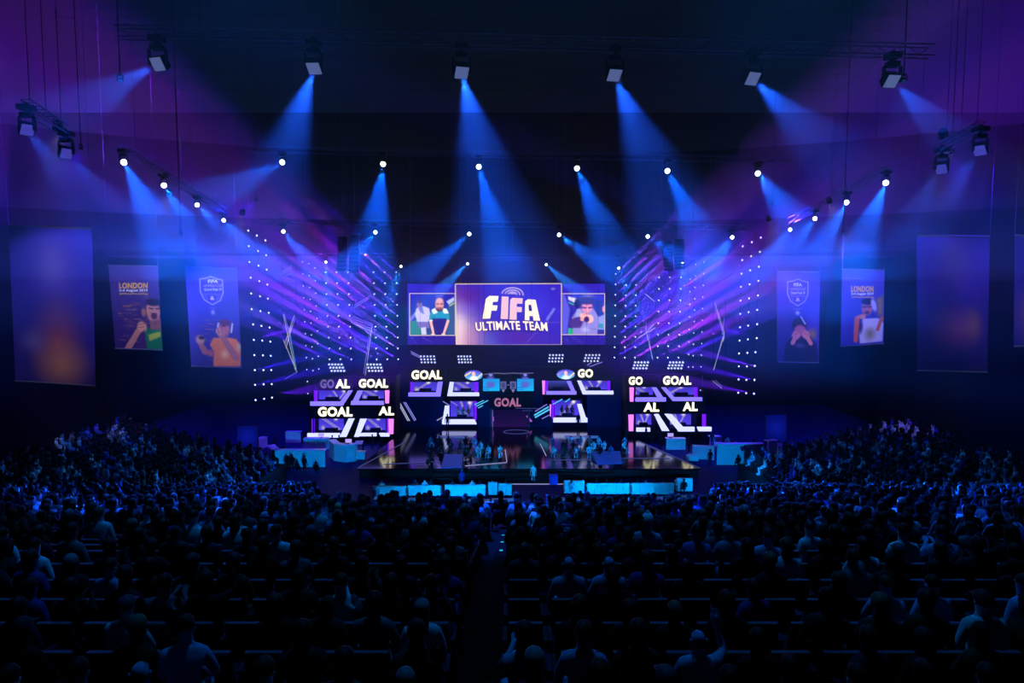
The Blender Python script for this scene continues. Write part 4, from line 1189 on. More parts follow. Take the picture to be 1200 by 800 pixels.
def art_white(c):
    c.grad((80, 68, 160), (50, 44, 150)); c.line(987, 326, 1010, 326, 1, (160, 130, 150), .7); c.poly([(1026, 350), (1036, 345), (1036, 372), (1028, 372)], (150, 130, 70), 1.2, op=.5)
    c.poly([(1006, 382), (1012, 374), (1030, 374), (1036, 380), (1035, 403), (1008, 404)], (206, 196, 214), .9); c.ell(1020, 393, 6, 7, (150, 140, 110), .5, op=.8); c.ell(1008, 383, 3, 8, (60, 44, 90), .5)
    c.line(1003, 400, 1004, 374, 5, (206, 100, 60), wd1=6); c.line(1005, 372, 1013, 370, 4, (206, 120, 80)); c.ell(1011, 372, 3.4, 3, (214, 140, 110), .3); c.line(1029, 388, 1034, 374, 4, (204, 100, 60))
    c.ell(1016, 361, 6.6, 9, (186, 110, 110), .18); c.ell(1017, 353.6, 7.4, 4, (30, 18, 44), .25); c.ell(1024, 358, 3, 8, (190, 180, 215), .3, rot=-15); c.line(1011, 360, 1015, 360, 2, (90, 50, 70)); c.line(1017, 360, 1021, 360, 2, (90, 50, 70)); c.ell(1016, 367, 3, 2, (90, 40, 50), .4)
def sh_txt(cx, top, w_):
    return [('FIFA', (cx - w_ * .42, top + 3.4, cx + w_ * .42, top + 7.4), WHITEP, .05), ('eWORLD CUP', (cx - w_ * .8, top + 9, cx + w_ * .8, top + 12), GREYP, .02), ('Grand Final 19', (cx - w_ * .72, top + 13.4, cx + w_ * .72, top + 16.6), WHITEP, .02)]
def lo_txt(x0, x1, y):
    return [('LONDON', (x0, y, x1, y + 7), GOLDP, .04), ('2-4 August 2019', (x0, y + 7.6, x1, y + 11.2), WHITEP, .04), ('#FIFAeWorldCup', (x0 + .6, y + 12, x1 + .6, y + 14.6), GOLDP, .03)]
banner([(127, 311), (185, 312), (190.6, 410), (135, 408)], 66, 'banner of a shouting man in a green jersey, lettered LONDON', art_green, lo_txt(139.5, 173, 331), light=12500.0 )
banner([(217, 312), (277.5, 315), (283.5, 430.5), (224, 429)], 70, 'banner with a white crest above a man in an orange jersey', art_orange, sh_txt(249.5, 324, 14), light=14000.0 )
banner([(910.5, 318), (961, 318.5), (959.6, 425), (911, 424)], 74, 'banner with a pale crest above a dark player covering his mouth', art_cover, sh_txt(935, 328, 11.5), light=11500.0 )
banner([(987, 315.5), (1036.5, 316.5), (1035.5, 402.5), (985, 406)], 70, 'banner of a man in white with headphones, lettered LONDON', art_white, lo_txt(997.5, 1023.6, 335), light=12500.0 )
def art_soft_o(c):
    c.grad((58, 40, 190), (52, 36, 120)); c.glow(62, 310, 24, 34, (130, 110, 200), .7); c.ell(66, 405, 22, 38, (176, 84, 96), .8, op=.8); c.ell(70, 430, 24, 20, (214, 140, 96), .9, op=.8); c.ell(34, 402, 14, 12, (130, 120, 180), .8, op=.6)
def art_soft_c(c):
    c.grad((58, 38, 190), (34, 18, 90)); c.glow(1118, 305, 20, 30, (110, 96, 190), .6); c.ell(1122, 385, 20, 18, (150, 70, 120), .9, op=.7); c.ell(1142, 380, 8, 14, (150, 110, 70), .9, op=.5)
def art_soft_w(c):
    c.grad((50, 36, 160), (40, 30, 130)); c.ell(1203, 370, 12, 24, (120, 90, 150), .8, op=.6)
banner([(10, 264), (108, 268), (112, 452), (18, 446)], 46, 'nearest banner on the left wall, soft orange figure under a pale top', art_soft_o, [], 50, 80, light=7500.0 )
banner([(1074, 276), (1160, 277), (1157, 436), (1075, 434)], 48, 'near banner on the right wall with a dim crouching figure', art_soft_c, [], 50, 80, light=5500.0 )
banner([(1189, 276), (1262, 278), (1260, 402), (1188, 406)], 46, 'banner cut by the right edge of the view', art_soft_w, [], 40, 70, light=5000.0)

# ------------------------------------------------------------------ roof trusses
def truss(a, b, label, w_=.5, panels=12):
    a = Vector(a); b = Vector(b)
    t = thing('roof_truss', label, 'truss', (a + b) / 2, 'lighting trusses hung from the roof')
    d = (b - a).normalized(); s = Vector((0, 0, 1)).cross(d).normalized() * w_ / 2; u = Vector((0, 0, w_ / 2))
    for q in (s + u, s - u, -s + u, -s - u):
        mb = MB(); mb.tube(a + q, b + q, .035, n=6); mb.build('chord', M_metal, t)
    mb = MB()
    for k in range(panels * 2):
        p0 = a + (b - a) * (k / (panels * 2)); p1 = a + (b - a) * ((k + 1) / (panels * 2))
        f = 1 if k % 2 == 0 else -1
        for sd in (s, -s): mb.tube(p0 + sd + u * f, p1 + sd - u * f, .02, n=4, caps=False)
        mb.tube(p0 + s + u, p0 - s + u, .02, n=4, caps=False)
    o = mb.build('lacing', M_metal, t); o['kind'] = 'stuff'
    for k in (.1, .5, .9):
        p = a + (b - a) * k
        mb = MB(); mb.tube(p + u, Vector((p.x, p.y, 46.02)), .02, n=5); mb.build('suspension_wire', M_metal, t)
    return t

def moving_head(p, aim, size, watts, cone, label, group, col=(.01, .17, 1.0), lens=None, blend=.7, square=False, light_r=.1, pipe=False):
    """lamp: clamp, yoke, head, lens and its own light"""
    t = thing('moving_head_lamp', label, 'stage lamp', p, group)
    p = Vector(p); d = (Vector(aim) - p).normalized(); s = size
    mb = MB(); mb.box(p.x - s * .55, p.y - s * .4, p.z + s * 1.3, p.x + s * .55, p.y + s * .4, p.z + s * 1.75); mb.tube((p.x, p.y, p.z + s * 1.7), (p.x, p.y, p.z + s * 2.3 + (0 if pipe else .25)), s * .18, n=6); mb.build('base', M_black, t)
    if not pipe:
        mb = MB(); mb.box(p.x - .3, p.y - .3, p.z + s * 2.3 - .12, p.x + .3, p.y + .3, p.z + s * 2.3 + .12); mb.build('clamp', M_black, t)
    if pipe:
        mb = MB(); mb.tube((p.x, p.y, p.z + s * 2.2), (p.x, p.y, 46.02), .03, n=5); mb.build('hanging_pipe', M_black, t)
    mb = MB()
    for sg in (-1, 1): mb.bar((p.x + sg * s * .78, p.y, p.z + s * 1.35), (p.x + sg * s * .78, p.y, p.z - s * .1), s * .16, s * .4)
    mb.build('yoke', M_black, t)
    q = p - d * s * .9
    mb = MB(); mb.smooth = not square
    if square:
        e1 = d.cross(Vector((0, 0, 1))).normalized() * s * .68; e2 = e1.cross(d).normalized() * s * .68
        c0 = [q - e1 * .8 - e2 * .8, q + e1 * .8 - e2 * .8, q + e1 * .8 + e2 * .8, q - e1 * .8 + e2 * .8]; c1 = [p - e1 - e2, p + e1 - e2, p + e1 + e2, p - e1 + e2]
        mb.hexa(c0, c1); mb.build('head', M_black, t)
        f = d * .02
        mb = MB(); mb.hexa([x * .9 + p * .1 + f for x in c1], [x * .9 + p * .1 + f * 2 for x in c1]); mb.build('lens', lens or M_lens, t)
    else:
        mb.tube(q, p, s * .45, s * .66, 14); mb.build('head', M_black, t)
        mb = MB(); mb.smooth = True; mb.ell(p + d * s * .05, s * .6, s * .6, s * .6, 12, 6); mb.build('lens', lens or M_lens, t)
    sp = spot('beam', p + d * s * .75, aim, cone, watts, col, light_r, blend, parent=t)
    return t

def aim_at(px, py, tx, ty, Y, dY, k=1.0):
    return P(tx, ty, Y + dY)
blue = (.002, .105, 1.0)
GRP = 'blue beam lamps of the roof trusses'
front = [(331, 190, 262, 225, .7, 'leftmost'), (449, 192, 436, 290, 1.2, 'second'), (561, 195, 590, 300, 1.2, 'third'), (676, 197, 716, 290, 1.1, 'fourth'), (782, 200, 822, 280, 1, 'fifth'), (888, 203, 928, 255, .8, 'rightmost')]
YF = 60
for px, py, tx, ty, e, nm in front:
    moving_head(P(px, py, YF), P(tx, ty, YF - 9), .36, BEAM_W * e, 19, f"bright blue beam lamp on the front truss, {nm} of its six", GRP, blue)
mid = [(332, 271, 372, 318, .5), (440, 272, 412, 302, .35), (550, 274, 505, 312, .4), (655, 275, 705, 310, .4), (759, 277, 796, 303, .35), (858, 278, 832, 312, .5)]
for k, (px, py, tx, ty, e) in enumerate(mid):
    moving_head(P(px, py, 70), P(tx, ty, 62), .3, BEAM_W * e * 1.9, 16, f"smaller blue beam lamp on the middle truss, {ordn(k)} of six from the left wall side", GRP, blue)
back = [(382, 307, 383, 345, .16), (470, 312, 458, 345, .22), (548, 309, 522, 334, .25), (640, 310, 668, 334, .25), (725, 314, 738, 345, .22), (800, 308, 801, 340, .16)]
for k, (px, py, tx, ty, e) in enumerate(back):
    moving_head(P(px, py, 79), P(tx, ty, 74), .22, BEAM_W * e * 1.6, 16, f"small blue beam lamp on the rear truss over the screens, {ordn(k)} of six", GRP, (.01, .22, 1), pipe=k in (1, 4))
lft = [(145, 190, 190, 275, 1.0, 52), (192, 217, 243, 300, .9, 57), (231, 240, 280, 292, .55, 62), (262, 258, 305, 300, .5, 67)]
for k, (px, py, tx, ty, e, Y) in enumerate(lft):
    moving_head(P(px, py, Y), P(tx, ty, Y - 8), (.36, .34, .3, .28)[k], BEAM_W * e * 1.35, 17, f"blue beam lamp on the left side truss, {ordn(k)} from the viewer", GRP, blue)
rgt = [(1038, 214, 1002, 300, .9, 55), (992, 237, 950, 310, .8, 60), (955, 256, 915, 305, .6, 65), (926, 269, 893, 310, .5, 70)]
for k, (px, py, tx, ty, e, Y) in enumerate(rgt):
    moving_head(P(px, py, Y), P(tx, ty, Y - 8), (.35, .34, .3, .28)[k], BEAM_W * e * 1.35, 17, f"blue beam lamp on the right side truss, {ordn(k)} from the viewer", GRP, blue)
# nearest truss: large square-faced lamps, dim
near = [(185, 75, 132, 104, .12), (368, 80, 345, 150, .3), (541, 85, 556, 150, .3), (720, 88, 745, 150, .28), (882, 92, 925, 135, .22), (1045, 95, 1090, 140, .12)]
for k, (px, py, tx, ty, e) in enumerate(near):
    moving_head(P(px, py, 33), P(tx, ty, 30.5), .5, BEAM_W * e, 26, f"large square-faced lamp on the overhead truss nearest the viewer, {ordn(k)} of six", GRP, (.01, .1, 1), lens=M_dimlens, square=True)
for k, (px, py, tx, ty, Y) in enumerate([(32, 152, 75, 205, 34), (78, 180, 125, 230, 37), (1148, 176, 1105, 240, 36), (1103, 198, 1070, 250, 39)]):
    moving_head(P(px, py, Y), P(tx, ty, Y - 2), .46, BEAM_W * .1, 24, f"square-faced side lamp near the {'green jersey banner' if k < 2 else 'white-shirt banner'}, {'nearer' if k in (0, 2) else 'farther'} of two", GRP, (.02, .1, 1), lens=emat('dimmer_lens', (64, 60, 165), 1), square=True)
def up(p, k): return Vector(p) + Vector((0, 0, k))
truss(up(P(290, 190, YF), 1.1), up(P(930, 203, YF), 1.1), 'long front truss carrying the brightest row of blue lamps', panels=30)
truss(up(P(300, 270, 70), .95), up(P(890, 278, 70), .95), 'middle truss with six smaller blue lamps', panels=30)
truss(up(P(360, 307, 79), .75), up(P(820, 309, 79), .75), 'rear truss just above the big screens', panels=26)
truss(up(P(145, 190, 52), 1.0), up(P(262, 258, 67), .9), 'left side truss running back toward the stage', panels=12)
truss(up(P(1038, 214, 55), 1.0), up(P(926, 269, 70), .9), 'right side truss running back toward the stage', panels=12)
truss(up(P(140, 74, 33), 1.4), up(P(1090, 96, 33), 1.4), 'overhead truss nearest the viewer with square lamps', panels=26)
truss(up(P(32, 152, 34), 1.2), up(P(78, 180, 37), 1.2), 'short side truss at the upper left near the wall', panels=4)
truss(up(P(1148, 176, 36), 1.2), up(P(1103, 198, 39), 1.2), 'short side truss at the upper right near the wall', panels=4)
truss(P(536, 303, 84), P(665, 303, 84), 'short truss directly over the central screen', .35, 14)

# added lamps: wash for the haze, unseen floods for floor and stage
for k, (pp, Y, tt, TY, cone, wt, col) in enumerate(HAZE_FILL):
    moving_head(P(*pp, Y), P(*tt, TY), .2, wt, cone, f"small violet wash lamp added to tint the haze, {ordn(k)} counted from the left speaker stack", 'added wash lamps under the roof', col, lens=emat('haze_fill_lens', (70, 40, 160), 1), blend=1.0, pipe=True)
for k, (pp, tt, cone, wt, col) in enumerate(FLOOR_FILL):
    t = thing('fill_floodlight', f"cyan floodlight added out of sight on the tier fascia, {ordn(k)} of eight", 'stage lamp', pp, 'added floodlights on the tier fascia')
    p = Vector(pp); d = (Vector(tt) - p).normalized()
    mb = MB(); mb.tube(p - d * .3, p, .12, .2, 12); mb.build('housing', M_black, t)
    mb = MB(); mb.tube(p, p + d * .03, .17, .17, 12); mb.build('lens', emat('floor_fill_lens', (120, 220, 255), 3), t)
    mb = MB(); mb.bar(p - d * .2, (p.x, p.y - .75, p.z), .06); mb.build('bracket', M_black, t)
    spot('flood', p + d * .1, tt, cone, wt, col, .15, .6, parent=t)
# lamps added over the auditorium to put cyan rims on heads and shoulders
for k, (p_, aim, e, col, cone) in enumerate([((-8, 23, 37), (-7, 15, 10), 3.2, (0, .22, 1), 40), ((9, 23, 37), (8, 15, 10), 3.4, (0, .24, 1), 40), ((0, 15, 36), (0, 10, 12.5), 1.9, (0, .3, 1), 62), ((-25, 52, 21), (-25, 44, 5), 1.4, (0, .36, 1), 66), ((25, 52, 21), (25, 44, 5), 1.6, (0, .3, 1), 60), ((-19, 34, 27), (-18, 26, 8), .5, (0, .16, 1), 70), ((19, 34, 27), (18, 26, 8), .5, (0, .2, 1), 70)]):
    moving_head(p_, aim, .18, CROWD_FILL_W * e, cone, f"small lamp added to brighten the spectators, {ordn(k)} of seven, not aimed at the stage", 'added audience lamps under the roof', col, lens=emat('crowd_fill_lens', (20, 40, 90), 1), blend=.9, pipe=True)

# ------------------------------------------------------------------ rods of small violet beam lamps
def rod(pts, Y0, aimf, label, watts, cols, seed, size=.085):
    a = P(*pts[0], Y0); b = P(*pts[-1], Y0)
    t = thing('lamp_rod', label, 'stage lamp', b, 'vertical rods of small violet beam lamps')
    mb = MB(); mb.tube(Vector((a.x, a.y + .2, 46.02)), a + Vector((0, .2, .3)), .012, n=5); mb.build('suspension_wire', M_metal, t)
    mb = MB(); mb.tube(a + Vector((0, .2, .3)), b + Vector((0, .2, -.3)), .025, n=6); mb.build('rod', M_roof, t)
    r = random.Random(seed)
    lensmb = None
    for k, (x, y) in enumerate(pts):
        p = P(x, y, Y0)
        dx, dy, dz, e = aimf(k, len(pts))
        d = Vector((dx, dy, dz)).normalized()
        mb = MB(); mb.tube(p - d * .22, p, .07, size, 8); mb.build('lamp_head', M_roof, t)
        mb = MB(); mb.tube(p, p + d * .05, size, size * .8, 8); mb.build('lamp_lens', M_lens2, t)
        if e > 0:
            spot('beam', p + d * .08, p + d * 10, 8.0, watts * e * r.uniform(.6, 1.3), r.choice(cols), .05, .35, parent=t)
VIO = [(.03, .004, 1), (.07, .005, 1), (.12, .006, 1), (.04, .03, 1)]
VIB = [(.10, .012, 1), (.42, .02, 1), (.2, .07, 1), (.07, .01, 1)]
def col_px(x0, y0, x1, y1, n): return [(x0 + (x1 - x0) * k / (n - 1), y0 + (y1 - y0) * k / (n - 1)) for k in range(n)]
def z(sc, ox, oy, pts): return [(ox + x / sc, oy + y / sc) for x, y in pts]
c1 = z(3.477, 285, 250, [(20, 70), (22, 133), (25, 198), (30, 262), (32, 326), (34, 390), (40, 452), (43, 515), (45, 577), (47, 638), (48, 698), (50, 760)])
c2 = z(3.477, 285, 250, [(55, 90), (60, 153), (62, 213), (65, 276), (68, 338), (70, 398), (74, 458), (77, 518), (80, 578), (82, 638), (83, 696), (85, 755)])
c3_ = z(3.477, 285, 250, [(90, 110), (93, 170), (95, 229), (98, 290), (100, 347), (104, 405), (107, 465), (110, 522), (112, 580), (114, 638), (116, 695), (117, 750)])
def outer(s):
    return lambda k, n: (s * 9, -3.5, 3.2 - 1.2 * (k / n), .3 if k >= 9 or k in (1, 4, 7) else 0)
def inner(s):
    return lambda k, n: (-s * 8, -5, 6.5 - 1.8 * k / n, .55 + .5 * k / n)
def innermost(s):
    return lambda k, n: (-s * 7, -4.5, 7.2 - 2.2 * k / n, .7 + .5 * k / n)
def weak(s):
    return lambda k, n: (-s * 8, -4, 4, 0)
for sd, s in (('left', 1), ('right', -1)):
    if s == 1:
        sets = [('outer', c1, 72, outer(1)), ('outer', c2, 74, outer(1)), ('outer', c3_, 76, outer(1)),
                ('weak', col_px(354.5, 307, 361, 461, 12), 78, weak(1)), ('weak', col_px(362, 309, 367.5, 448, 11), 79, weak(1)), ('weak', col_px(369, 314, 374.5, 447, 10), 80, weak(1)),
                ('inner', col_px(381.5, 319, 386.5, 421, 9), 79, inner(1)), ('inner', col_px(394.5, 319, 399, 421, 9), 80, inner(1)), ('inner', col_px(408, 319, 411.8, 421, 9), 81, inner(1)),
                ('innermost', col_px(437.8, 319, 441.5, 421, 9), 79, innermost(1)), ('innermost', col_px(450.8, 319, 454, 421, 9), 80, innermost(1)), ('innermost', col_px(464.6, 319, 466.8, 421, 9), 81, innermost(1))]
    else:
        o = lambda pts: z(3.477, 710, 250, pts)
        sets = [('outer', o([(632, 98), (628, 157), (624, 217), (622, 275), (620, 334), (617, 393), (617, 451), (615, 508), (610, 565), (607, 621), (606, 678), (604, 734)]), 72, outer(-1)),
                ('outer', o([(595, 117), (592, 174), (588, 232), (586, 289), (584, 346), (582, 402), (580, 457), (579, 513), (577, 568), (575, 623), (573, 678), (572, 732)]), 74, outer(-1)),
                ('outer', o([(558, 134), (556, 190), (553, 245), (551, 299), (549, 355), (548, 409), (547, 464), (545, 518), (543, 570), (542, 623), (541, 676), (540, 730)]), 76, outer(-1)),
                ('weak', col_px(824.5, 307, 820.5, 457, 12), 78, weak(-1)), ('weak', col_px(815, 310, 811.8, 430, 10), 79, weak(-1)), ('weak', col_px(808.6, 327, 806.5, 430, 8), 80, weak(-1)),
                ('inner', col_px(798, 325, 795, 419, 8), 79, inner(-1)), ('inner', col_px(785, 325, 782.6, 419, 8), 80, inner(-1)), ('inner', col_px(772.4, 325, 770.4, 419, 8), 81, inner(-1)),
                ('innermost', col_px(745.4, 334, 744, 419, 8), 79, innermost(-1)), ('innermost', col_px(733.4, 334, 732, 419, 8), 80, innermost(-1)), ('innermost', col_px(721.4, 321, 720, 419, 9), 81, innermost(-1))]
    for k, (kind, pts, Y, af) in enumerate(sets):
        if k % 3 == 1:
            af = (lambda g: (lambda i, n: (*g(i, n)[:3], g(i, n)[3] if kind == 'innermost' and i % 2 == 0 else 0)))(af)
        if kind == 'outer' and k % 3 == 2: af = (lambda g: (lambda i, n: (*g(i, n)[:3], 0)))(af)
        pos = {'outer': 'outermost trio', 'weak': 'sparse dim trio', 'inner': 'trio over the booth tower', 'innermost': 'trio beside the big screens'}[kind]
        rod(pts, Y, af, f"rod of small violet lamps, {ordn(k % 3)} of the {pos}, {'orange banner' if s == 1 else 'mouth-covering banner'} side", ROD_W, VIB if kind in ('inner', 'innermost') else VIO, k * 7 + (s > 0) * 100, size=.1 if kind != 'weak' else .075)

# ------------------------------------------------------------------ hanging speaker arrays
def line_array(px, py0, py1, w_, Y, label, n=9):
    a = P(px, py0, Y); b = P(px, py1, Y); W = w_ * Y / FPX
    t = thing('line_array_speaker', label, 'speaker', b, 'hanging line array speakers')
    h = (a.z - b.z) / n
    for k in range(n):
        z0 = a.z - h * (k + 1); cy = a.y - .05 * k * k * .2
        mb = MB(); mb.hexa([(a.x - W / 2, cy, z0 + .03), (a.x + W / 2, cy, z0 + .03), (a.x + W * .42, cy + .7, z0 + .05), (a.x - W * .42, cy + .7, z0 + .05)], [(a.x - W / 2, cy, z0 + h - .02), (a.x + W / 2, cy, z0 + h - .02), (a.x + W * .42, cy + .7, z0 + h - .04), (a.x - W * .42, cy + .7, z0 + h - .04)])
        mb.build('cabinet', M_black, t)
    mb = MB(); mb.box(a.x - W / 2, a.y, a.z + .02, a.x + W / 2, a.y + .8, a.z + .12); mb.tube((a.x, a.y + .4, a.z + .1), (a.x, a.y + .4, 46.02), .03, n=5); mb.build('fly_frame', M_metal, t)
line_array(401, 277, 318, 11, 68, 'black line array speaker, outer one of the left pair'); line_array(415, 275, 320, 11, 68.5, 'black line array speaker, inner one of the left pair')
line_array(783, 282, 318, 11, 68.5, 'black line array speaker, inner one of the right pair'); line_array(796, 280, 316, 11, 68, 'black line array speaker, outer one of the right pair')

# ------------------------------------------------------------------ transparent LED columns with stroke graphics
def led_column(x0, x1, y0, y1, Y, lines, label):
    t = thing('led_column', label, 'screen', P((x0 + x1) / 2, y1, Y), 'tall narrow LED columns between the lamp rods')
    mb = MB()
    for x in (x0, x1): mb.bar(P(x, y0, Y), P(x, y1, Y), .06)
    for k in range(11):
        y = y0 + (y1 - y0) * k / 10; mb.bar(P(x0, y, Y), P(x1, y, Y), .04)
    mb.build('frame', M_black, t)
    for (xa, ya, xb, yb_, m) in lines:
        mb = MB(); mb.bar(P(xa, ya, Y - .06), P(xb, yb_, Y - .06), .045); mb.build('stroke', m, t)
LA = emat('stroke_lavender', (120, 120, 215), 1.0); LG = emat('stroke_gold', (190, 185, 160), 1.1); LC = emat('stroke_cyan', (90, 190, 215), 1.0)
led_column(331, 347, 300, 458, 77.5, [(330, 319, 342, 311, LA), (330, 321.5, 342, 313.5, LA), (331, 326, 342, 319, LA), (332, 368, 346, 433, LG), (333, 368, 341, 396, LA), (345, 369, 334, 402, LG), (346, 372, 336, 403, LA), (343, 380, 335, 408, LG), (339, 388, 347, 432, LC), (332, 398, 348, 436, LG), (334, 444, 348, 436, LA), (341, 385, 337, 400, LG)], 'LED column with crossing gold strokes between the left outer rods')
led_column(415, 438, 340, 452, 82.5, [(415, 358, 434, 346, LA), (415, 360.5, 433, 349, LA), (415, 371, 437, 380, LA), (415, 374, 437, 382, LA), (415, 377, 436, 385, LA), (436, 382, 428, 440, LG), (434, 385, 426, 438, LA), (417, 380, 437, 389, LC)], 'LED column with slanting strokes beside the big screens, left tower side')
led_column(836, 850, 350, 456, 77.5, [(837.6, 354, 848, 388, LG), (838, 360, 849, 396, LA), (849, 372, 846, 392, LA), (848.6, 388, 847.5, 400, LG), (848.6, 392, 836, 434, LG), (847, 394, 837, 432, LA), (835, 446, 846, 455, LG), (838, 445, 846, 453, LA)], 'LED column with a bent gold stroke between the right outer rods')
led_column(753, 768, 340, 424, 82.5, [(756, 344, 767, 353, LG), (757, 387, 765, 421, LG), (755, 392, 766, 380, LC), (748, 396, 768, 384, LC), (757, 376, 757, 386, LA), (760, 392, 764, 419, LA)], 'LED column with cyan dashes over the right tower booths')

# ------------------------------------------------------------------ lounge: white sofas with channelled backs
def sofa(px0, px1, Y, h, label, rz=0.0, seams=6, corner=False):
    a = P(px0, 570, Y); b = P(px1, 570, Y); L = b.x - a.x
    cx = (a.x + b.x) / 2; z0 = FLOOR_Z; h *= .86
    t = thing('white_sofa', label, 'sofa', (cx, Y, z0), 'white channel-backed sofas on the arena floor')
    mb = MB(); mb.box(cx - L / 2, Y, z0 + .12, cx + L / 2, Y + .22, z0 + h); mb.build('backrest', M_white, t, bevel=.05)
    n = max(2, int(L / .55))
    for k in range(n):
        x0 = cx - L / 2 + L * k / n + .03; x1 = cx - L / 2 + L * (k + 1) / n - .03
        mb = MB(); mb.box(x0, Y - .07, z0 + .16, x1, Y, z0 + h * .82); mb.build('back_channel', M_white, t, bevel=.03)
    mb = MB(); mb.box(cx - L / 2, Y + .22, z0 + .2, cx + L / 2, Y + .95, z0 + .5); mb.build('seat', M_white, t, bevel=.05)
    for s in (-1, 1):
        mb = MB(); x = cx + s * (L / 2 - .1); mb.box(x - .1, Y + .2, z0 + .12, x + .1, Y + .95, z0 + h * .72); mb.build('armrest', M_white, t, bevel=.04)
        for yy in (Y + .08, Y + .85):
            mb = MB(); mb.tube((x, yy, z0), (x, yy, z0 + .14), .035, n=6); mb.build('leg', M_black, t)
    t.rotation_euler = (0, 0, rz)
    return t
SZ = 57.2
sofa(436, 476, SZ, 1.15, 'white sofa at the left end of the front row')
sofa(478, 517, SZ + .1, 1.2, 'white sofa second in the row, beside the rounded backs')
sofa(521, 569, SZ, 1.3, 'long white sofa left of the seated lit figure')
sofa(572, 583, SZ + .3, 1.45, 'narrow white armchair at the centre end of the left row')
sofa(584, 600, SZ + .2, 1.35, 'short white corner sofa next to the centre gangway')
sofa(661, 685, SZ + .8, 1.45, 'short white sofa right of the centre gangway')
sofa(687.5, 738, SZ + .6, 1.25, 'long white sofa first of the right row')
sofa(740, 790, SZ + .5, 1.3, 'long white sofa in the middle of the right row')
sofa(793, 812, SZ + 1.4, 1.5, 'short white sofa at the far right end of the row')
# low white tables between sofas and spectators
def low_table(px, py, w_, d_, h, label, grp='low white tables by the sofas'):
    g = G(px, py, FLOOR_Z)
    t = thing('low_table', label, 'table', g, grp)
    mb = MB(); mb.box(g.x - w_ / 2, g.y - d_ / 2, FLOOR_Z + h - .06, g.x + w_ / 2, g.y + d_ / 2, FLOOR_Z + h); mb.build('table_top', M_whitep, t, bevel=.01)
    for sx in (-1, 1):
        for sy in (-1, 1):
            mb = MB(); x = g.x + sx * (w_ / 2 - .08); y = g.y + sy * (d_ / 2 - .08); mb.tube((x, y, FLOOR_Z), (x, y, FLOOR_Z + h - .05), .03, n=6); mb.build('leg', M_metal, t)
for k, (px, py) in enumerate([(452, 590), (492, 591), (528, 592), (560, 593), (590, 592), (672, 591), (700, 592), (730, 591), (765, 590), (800, 588)]):
    low_table(px, py, 1.9, .7, .5, f"low white table in front of the sofas, {ordn(k)} from the left tower side")
# people on the lounge
def pp_on(px, py_feet, Yoff, z_, rz, label, **k):
    g = G(px, py_feet, z_)
    return person((g.x, g.y, z_), rz, label, **k)
def at(px, Y, z_, rz, label, **k):
    a = P(px, 500, Y); return person((a.x, Y, z_), rz, label, **k)
at(577, SZ + .75, FLOOR_Z, 0, 'seated person in a bright white top on the narrow armchair', shirt=(230, 235, 240), hairc=(90, 90, 95))
at(541, SZ + 2.6, FLOOR_Z, R(180), 'person in a blue top standing behind the long white sofa', pose='stand', shirt=(40, 60, 150), hairc=(120, 130, 140))
at(625, 61.6, FLOOR_Z, R(170), 'host in pale clothes standing alone on the centre gangway', pose='stand', shirt=(220, 228, 235), hairc=(110, 110, 110))
for k, (px, c) in enumerate([(446, (210, 220, 225)), (458, (40, 44, 60)), (486, (60, 66, 90)), (497, (190, 200, 215)), (505, (30, 34, 50)), (530, (80, 90, 120)), (553, (225, 230, 235)), (562, (30, 30, 44)), (593, (60, 60, 80)),
                              (670, (190, 205, 220)), (700, (20, 22, 34)), (712, (60, 40, 60)), (722, (120, 30, 90)), (729, (20, 22, 34)), (748, (30, 34, 50)), (757, (60, 120, 160)), (770, (24, 24, 36)), (782, (40, 44, 60)), (803, (24, 26, 40))]):
    at(px, SZ + .72, FLOOR_Z, 0, f"guest seated on the white sofas facing the stage, {ordn(k)} from the row's left end", pose=('sit', 'slump', 'lean')[k % 3], shirt=c, hairc=(20, 16, 14), hair=('short', 'long')[k % 4 == 1], group='guests on the white sofas', scale=1.07)
# purple cube
g = G(648.5, 567, FLOOR_Z)
t = thing('cube_stool', 'violet cube seat standing on the gangway right of the host', 'stool', g)
mb = MB(); mb.box(g.x - .38, g.y - .35, FLOOR_Z + .05, g.x + .38, g.y + .35, FLOOR_Z + .85); mb.build('cushion', mat('violet_fabric', (120, 80, 230), .7, .2), t, bevel=.06)
mb = MB(); mb.box(g.x - .3, g.y - .3, FLOOR_Z, g.x + .3, g.y + .3, FLOOR_Z + .05); mb.build('base', M_black, t)
# gangway edge light
t = thing('floor_light_line', 'thin pale light line across the gangway between the sofa rows', 'light strip', G(630, 567.5, FLOOR_Z))
mb = MB(); mb.bar(G(600, 567.5, FLOOR_Z) + Vector((0, 0, .04)), G(661, 567.5, FLOOR_Z) + Vector((0, 0, .04)), .06); mb.build('light_strip', M_stripb, t)

